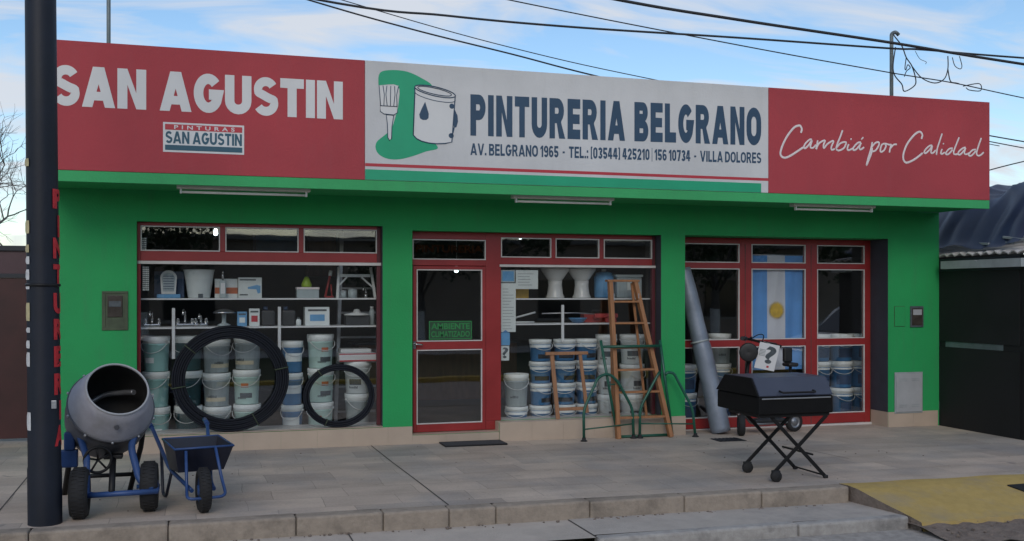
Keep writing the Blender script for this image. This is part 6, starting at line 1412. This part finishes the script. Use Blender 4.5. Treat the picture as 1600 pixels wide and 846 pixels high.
# ================================================================== ACROSS THE STREET (seen only as reflections in the shop glass)
def leafy_tree(x, y, h, label):
    t = thing('street_tree', label, 'tree', (x, y, -.09), 'street trees reflected in the shop glass'); m = MB()
    m.tube([(x, y, -.12), (x + .05, y, h * .25), (x - .04, y + .05, h * .5)], [.17, .14, .09], 10)
    for k in range(6):
        a = k * 1.05 + rt.random(); m.tube([(x, y, h * (.3 + .03 * k)), (x + .9 * math.cos(a), y + .9 * math.sin(a), h * .55), (x + 1.5 * math.cos(a), y + 1.5 * math.sin(a), h * .75)], [.06, .045, .015], 6)
    m.build('trunk', 'bark', t); wb = MB(); wb.lathe([(.178, -.1), (.166, .5), (.160, 1.25)], 16, Matrix.Translation((x + .02, y, 0))); wb.build('whitewashed_base', 'whitewash', t); c = MB()
    cl = [(Vector((x + rt.uniform(-1.7, 1.7), y + rt.uniform(-1.6, 1.6), h * rt.uniform(.45, .98))), rt.uniform(.45, .85)) for _ in range(26)]
    for p, r in cl:
        for _ in range(85):
            d = Vector((rt.gauss(0, 1), rt.gauss(0, 1), rt.gauss(0, .8))).normalized(); q = p + d * r * rt.uniform(.5, 1.05); s = rt.uniform(.06, .12)
            u = Vector((rt.gauss(0, 1), rt.gauss(0, 1), rt.gauss(0, 1))).normalized(); v = u.orthogonal()
            c.bm.faces.new([c.bm.verts.new(q + u * s), c.bm.verts.new(q + v * s * .5), c.bm.verts.new(q - u * s), c.bm.verts.new(q - v * s * .5)])
    c.build('crown', 'leaf', t, recalc=False)
for i, (x, h) in enumerate(((-7, 5.4), (-1.5, 5.8), (6.9, 5.2), (9.2, 6.0), (17.8, 5.5), (23.5, 5.6))):
    leafy_tree(x, -20.6 + (i % 2) * .8, h, ['street tree at the far left across the road', 'street tree straight behind the viewer', 'street tree across the road reflected in the door', 'street tree reflected in the middle window', 'street tree reflected in the right entrance', 'street tree at the far right across the road'][i])
t = thing('opposite_house', 'long low rendered house across the street reflected in the glass', 'house', (6, -26, -.09))
m = MB(); m.box(-16, 34, -30, -23.6, -.2, 3.6); m.build('wall', 'house', t); m = MB(); m.box(-16.3, 34.3, -30.3, -23.2, 3.601, 3.75); m.build('roof', 'roof', t)
for x in (-12, -7, -1, 6, 12, 19, 26):
    m = MB(); m.box(x, x + 1.6, -23.598, -23.54, .9, 2.3, .004); w_ = m.build('window', 'van_glass', t); m = MB(); m.box(x - .08, x + 1.68, -23.598, -23.50, .80, .895, .004); m.build('sill', 'lip', w_)
# white van parked across the street
t = thing('parked_van', 'white van parked across the street, mirrored in the right entrance glass', 'van', (15.8, -9.5, -.25))
vx, vz = 14.0, gz(16) - .235
prof = [(0, .35), (0, .75), (.18, .95), (1.0, 1.08), (1.75, 1.72), (2.1, 1.82), (4.4, 1.86), (4.55, 1.7), (4.6, .35)]
m = MB(); m.prism([(vx + x, vz + z) for x, z in prof], -10.35, -8.65); bmesh.ops.bevel(m.bm, geom=list(m.bm.edges), offset=.05, segments=2, affect='EDGES'); m.build('body', 'van_white', t)
for y in (-8.648, -10.352):
    s = .006 if y > -9 else -.006
    for q in ([(1.25, 1.12), (1.85, 1.66), (2.5, 1.70), (2.5, 1.12)], [(2.58, 1.12), (2.58, 1.70), (3.4, 1.71), (3.4, 1.12)]):
        m = MB(); m.prism([(vx + x, vz + z) for x, z in q], y, y + s); m.build('side_window', 'van_glass', t)
m = MB(); wsb = [(vx + 1.06, vz + 1.13), (vx + 1.70, vz + 1.67)]
vs = [m.bm.verts.new(p) for p in ((wsb[0][0] - .03, -10.2, wsb[0][1] + .02), (wsb[0][0] - .03, -8.8, wsb[0][1] + .02), (wsb[1][0] - .03, -8.9, wsb[1][1] + .02), (wsb[1][0] - .03, -10.1, wsb[1][1] + .02))]; m.bm.faces.new(vs); m.build('windscreen', 'van_glass', t)
for x in (.85, 3.7):
    for y in (-8.72, -10.28):
        mx = Matrix.Translation((vx + x, y, vz + .32)) @ Matrix.Rotation(PI / 2, 4, 'X'); m = MB(); m.lathe([(0, -.09), (.19, -.09), (.2, -.10), (.30, -.10), (.32, -.06), (.32, .06), (.30, .10), (.2, .10), (.19, .09), (0, .09)], 28, mx); m.build('wheel', 'rubber', t)
for y in (-8.95, -10.05):
    m = MB(); m.box(vx - .02, vx + .06, y - .14, y + .14, vz + .72, vz + .86, .02); m.build('headlight', 'chrome', t)

# grit washed along the gutter and the kerb foot
gr = MB(); rg = random.Random(5)
for _ in range(420):
    if rg.random() < .55: x = rg.uniform(5.9, 9.5); y = rg.uniform(-4.9, -4.38); z = gz(x) - 0.185 - 0.05 * max(0, (-4.35 - y))
    elif rg.random() < .6: x = rg.uniform(-2.5, 5.6); y = -3.645 - abs(rg.gauss(0, .035)); z = gz(x) - .139
    else: x = rg.uniform(-1.4, 9.5); y = rg.uniform(-3.4, -.05); z = gz(x) + .001
    s_ = rg.uniform(.004, .016) * (.6 if y > -3.6 else 1); t_ = bmesh.new(); bmesh.ops.create_icosphere(t_, subdivisions=1, radius=s_)
    for v in t_.verts: v.co = Vector((x, y, z + s_ * .3)) + Vector((v.co.x * rg.uniform(.7, 1.4), v.co.y * rg.uniform(.7, 1.3), v.co.z * .6))
    gr.merge(t_)
o = gr.build('grit', 'soil'); o['kind'] = 'stuff'; o['label'] = 'loose grit and dirt along the gutter and kerb'; o['category'] = 'grit'
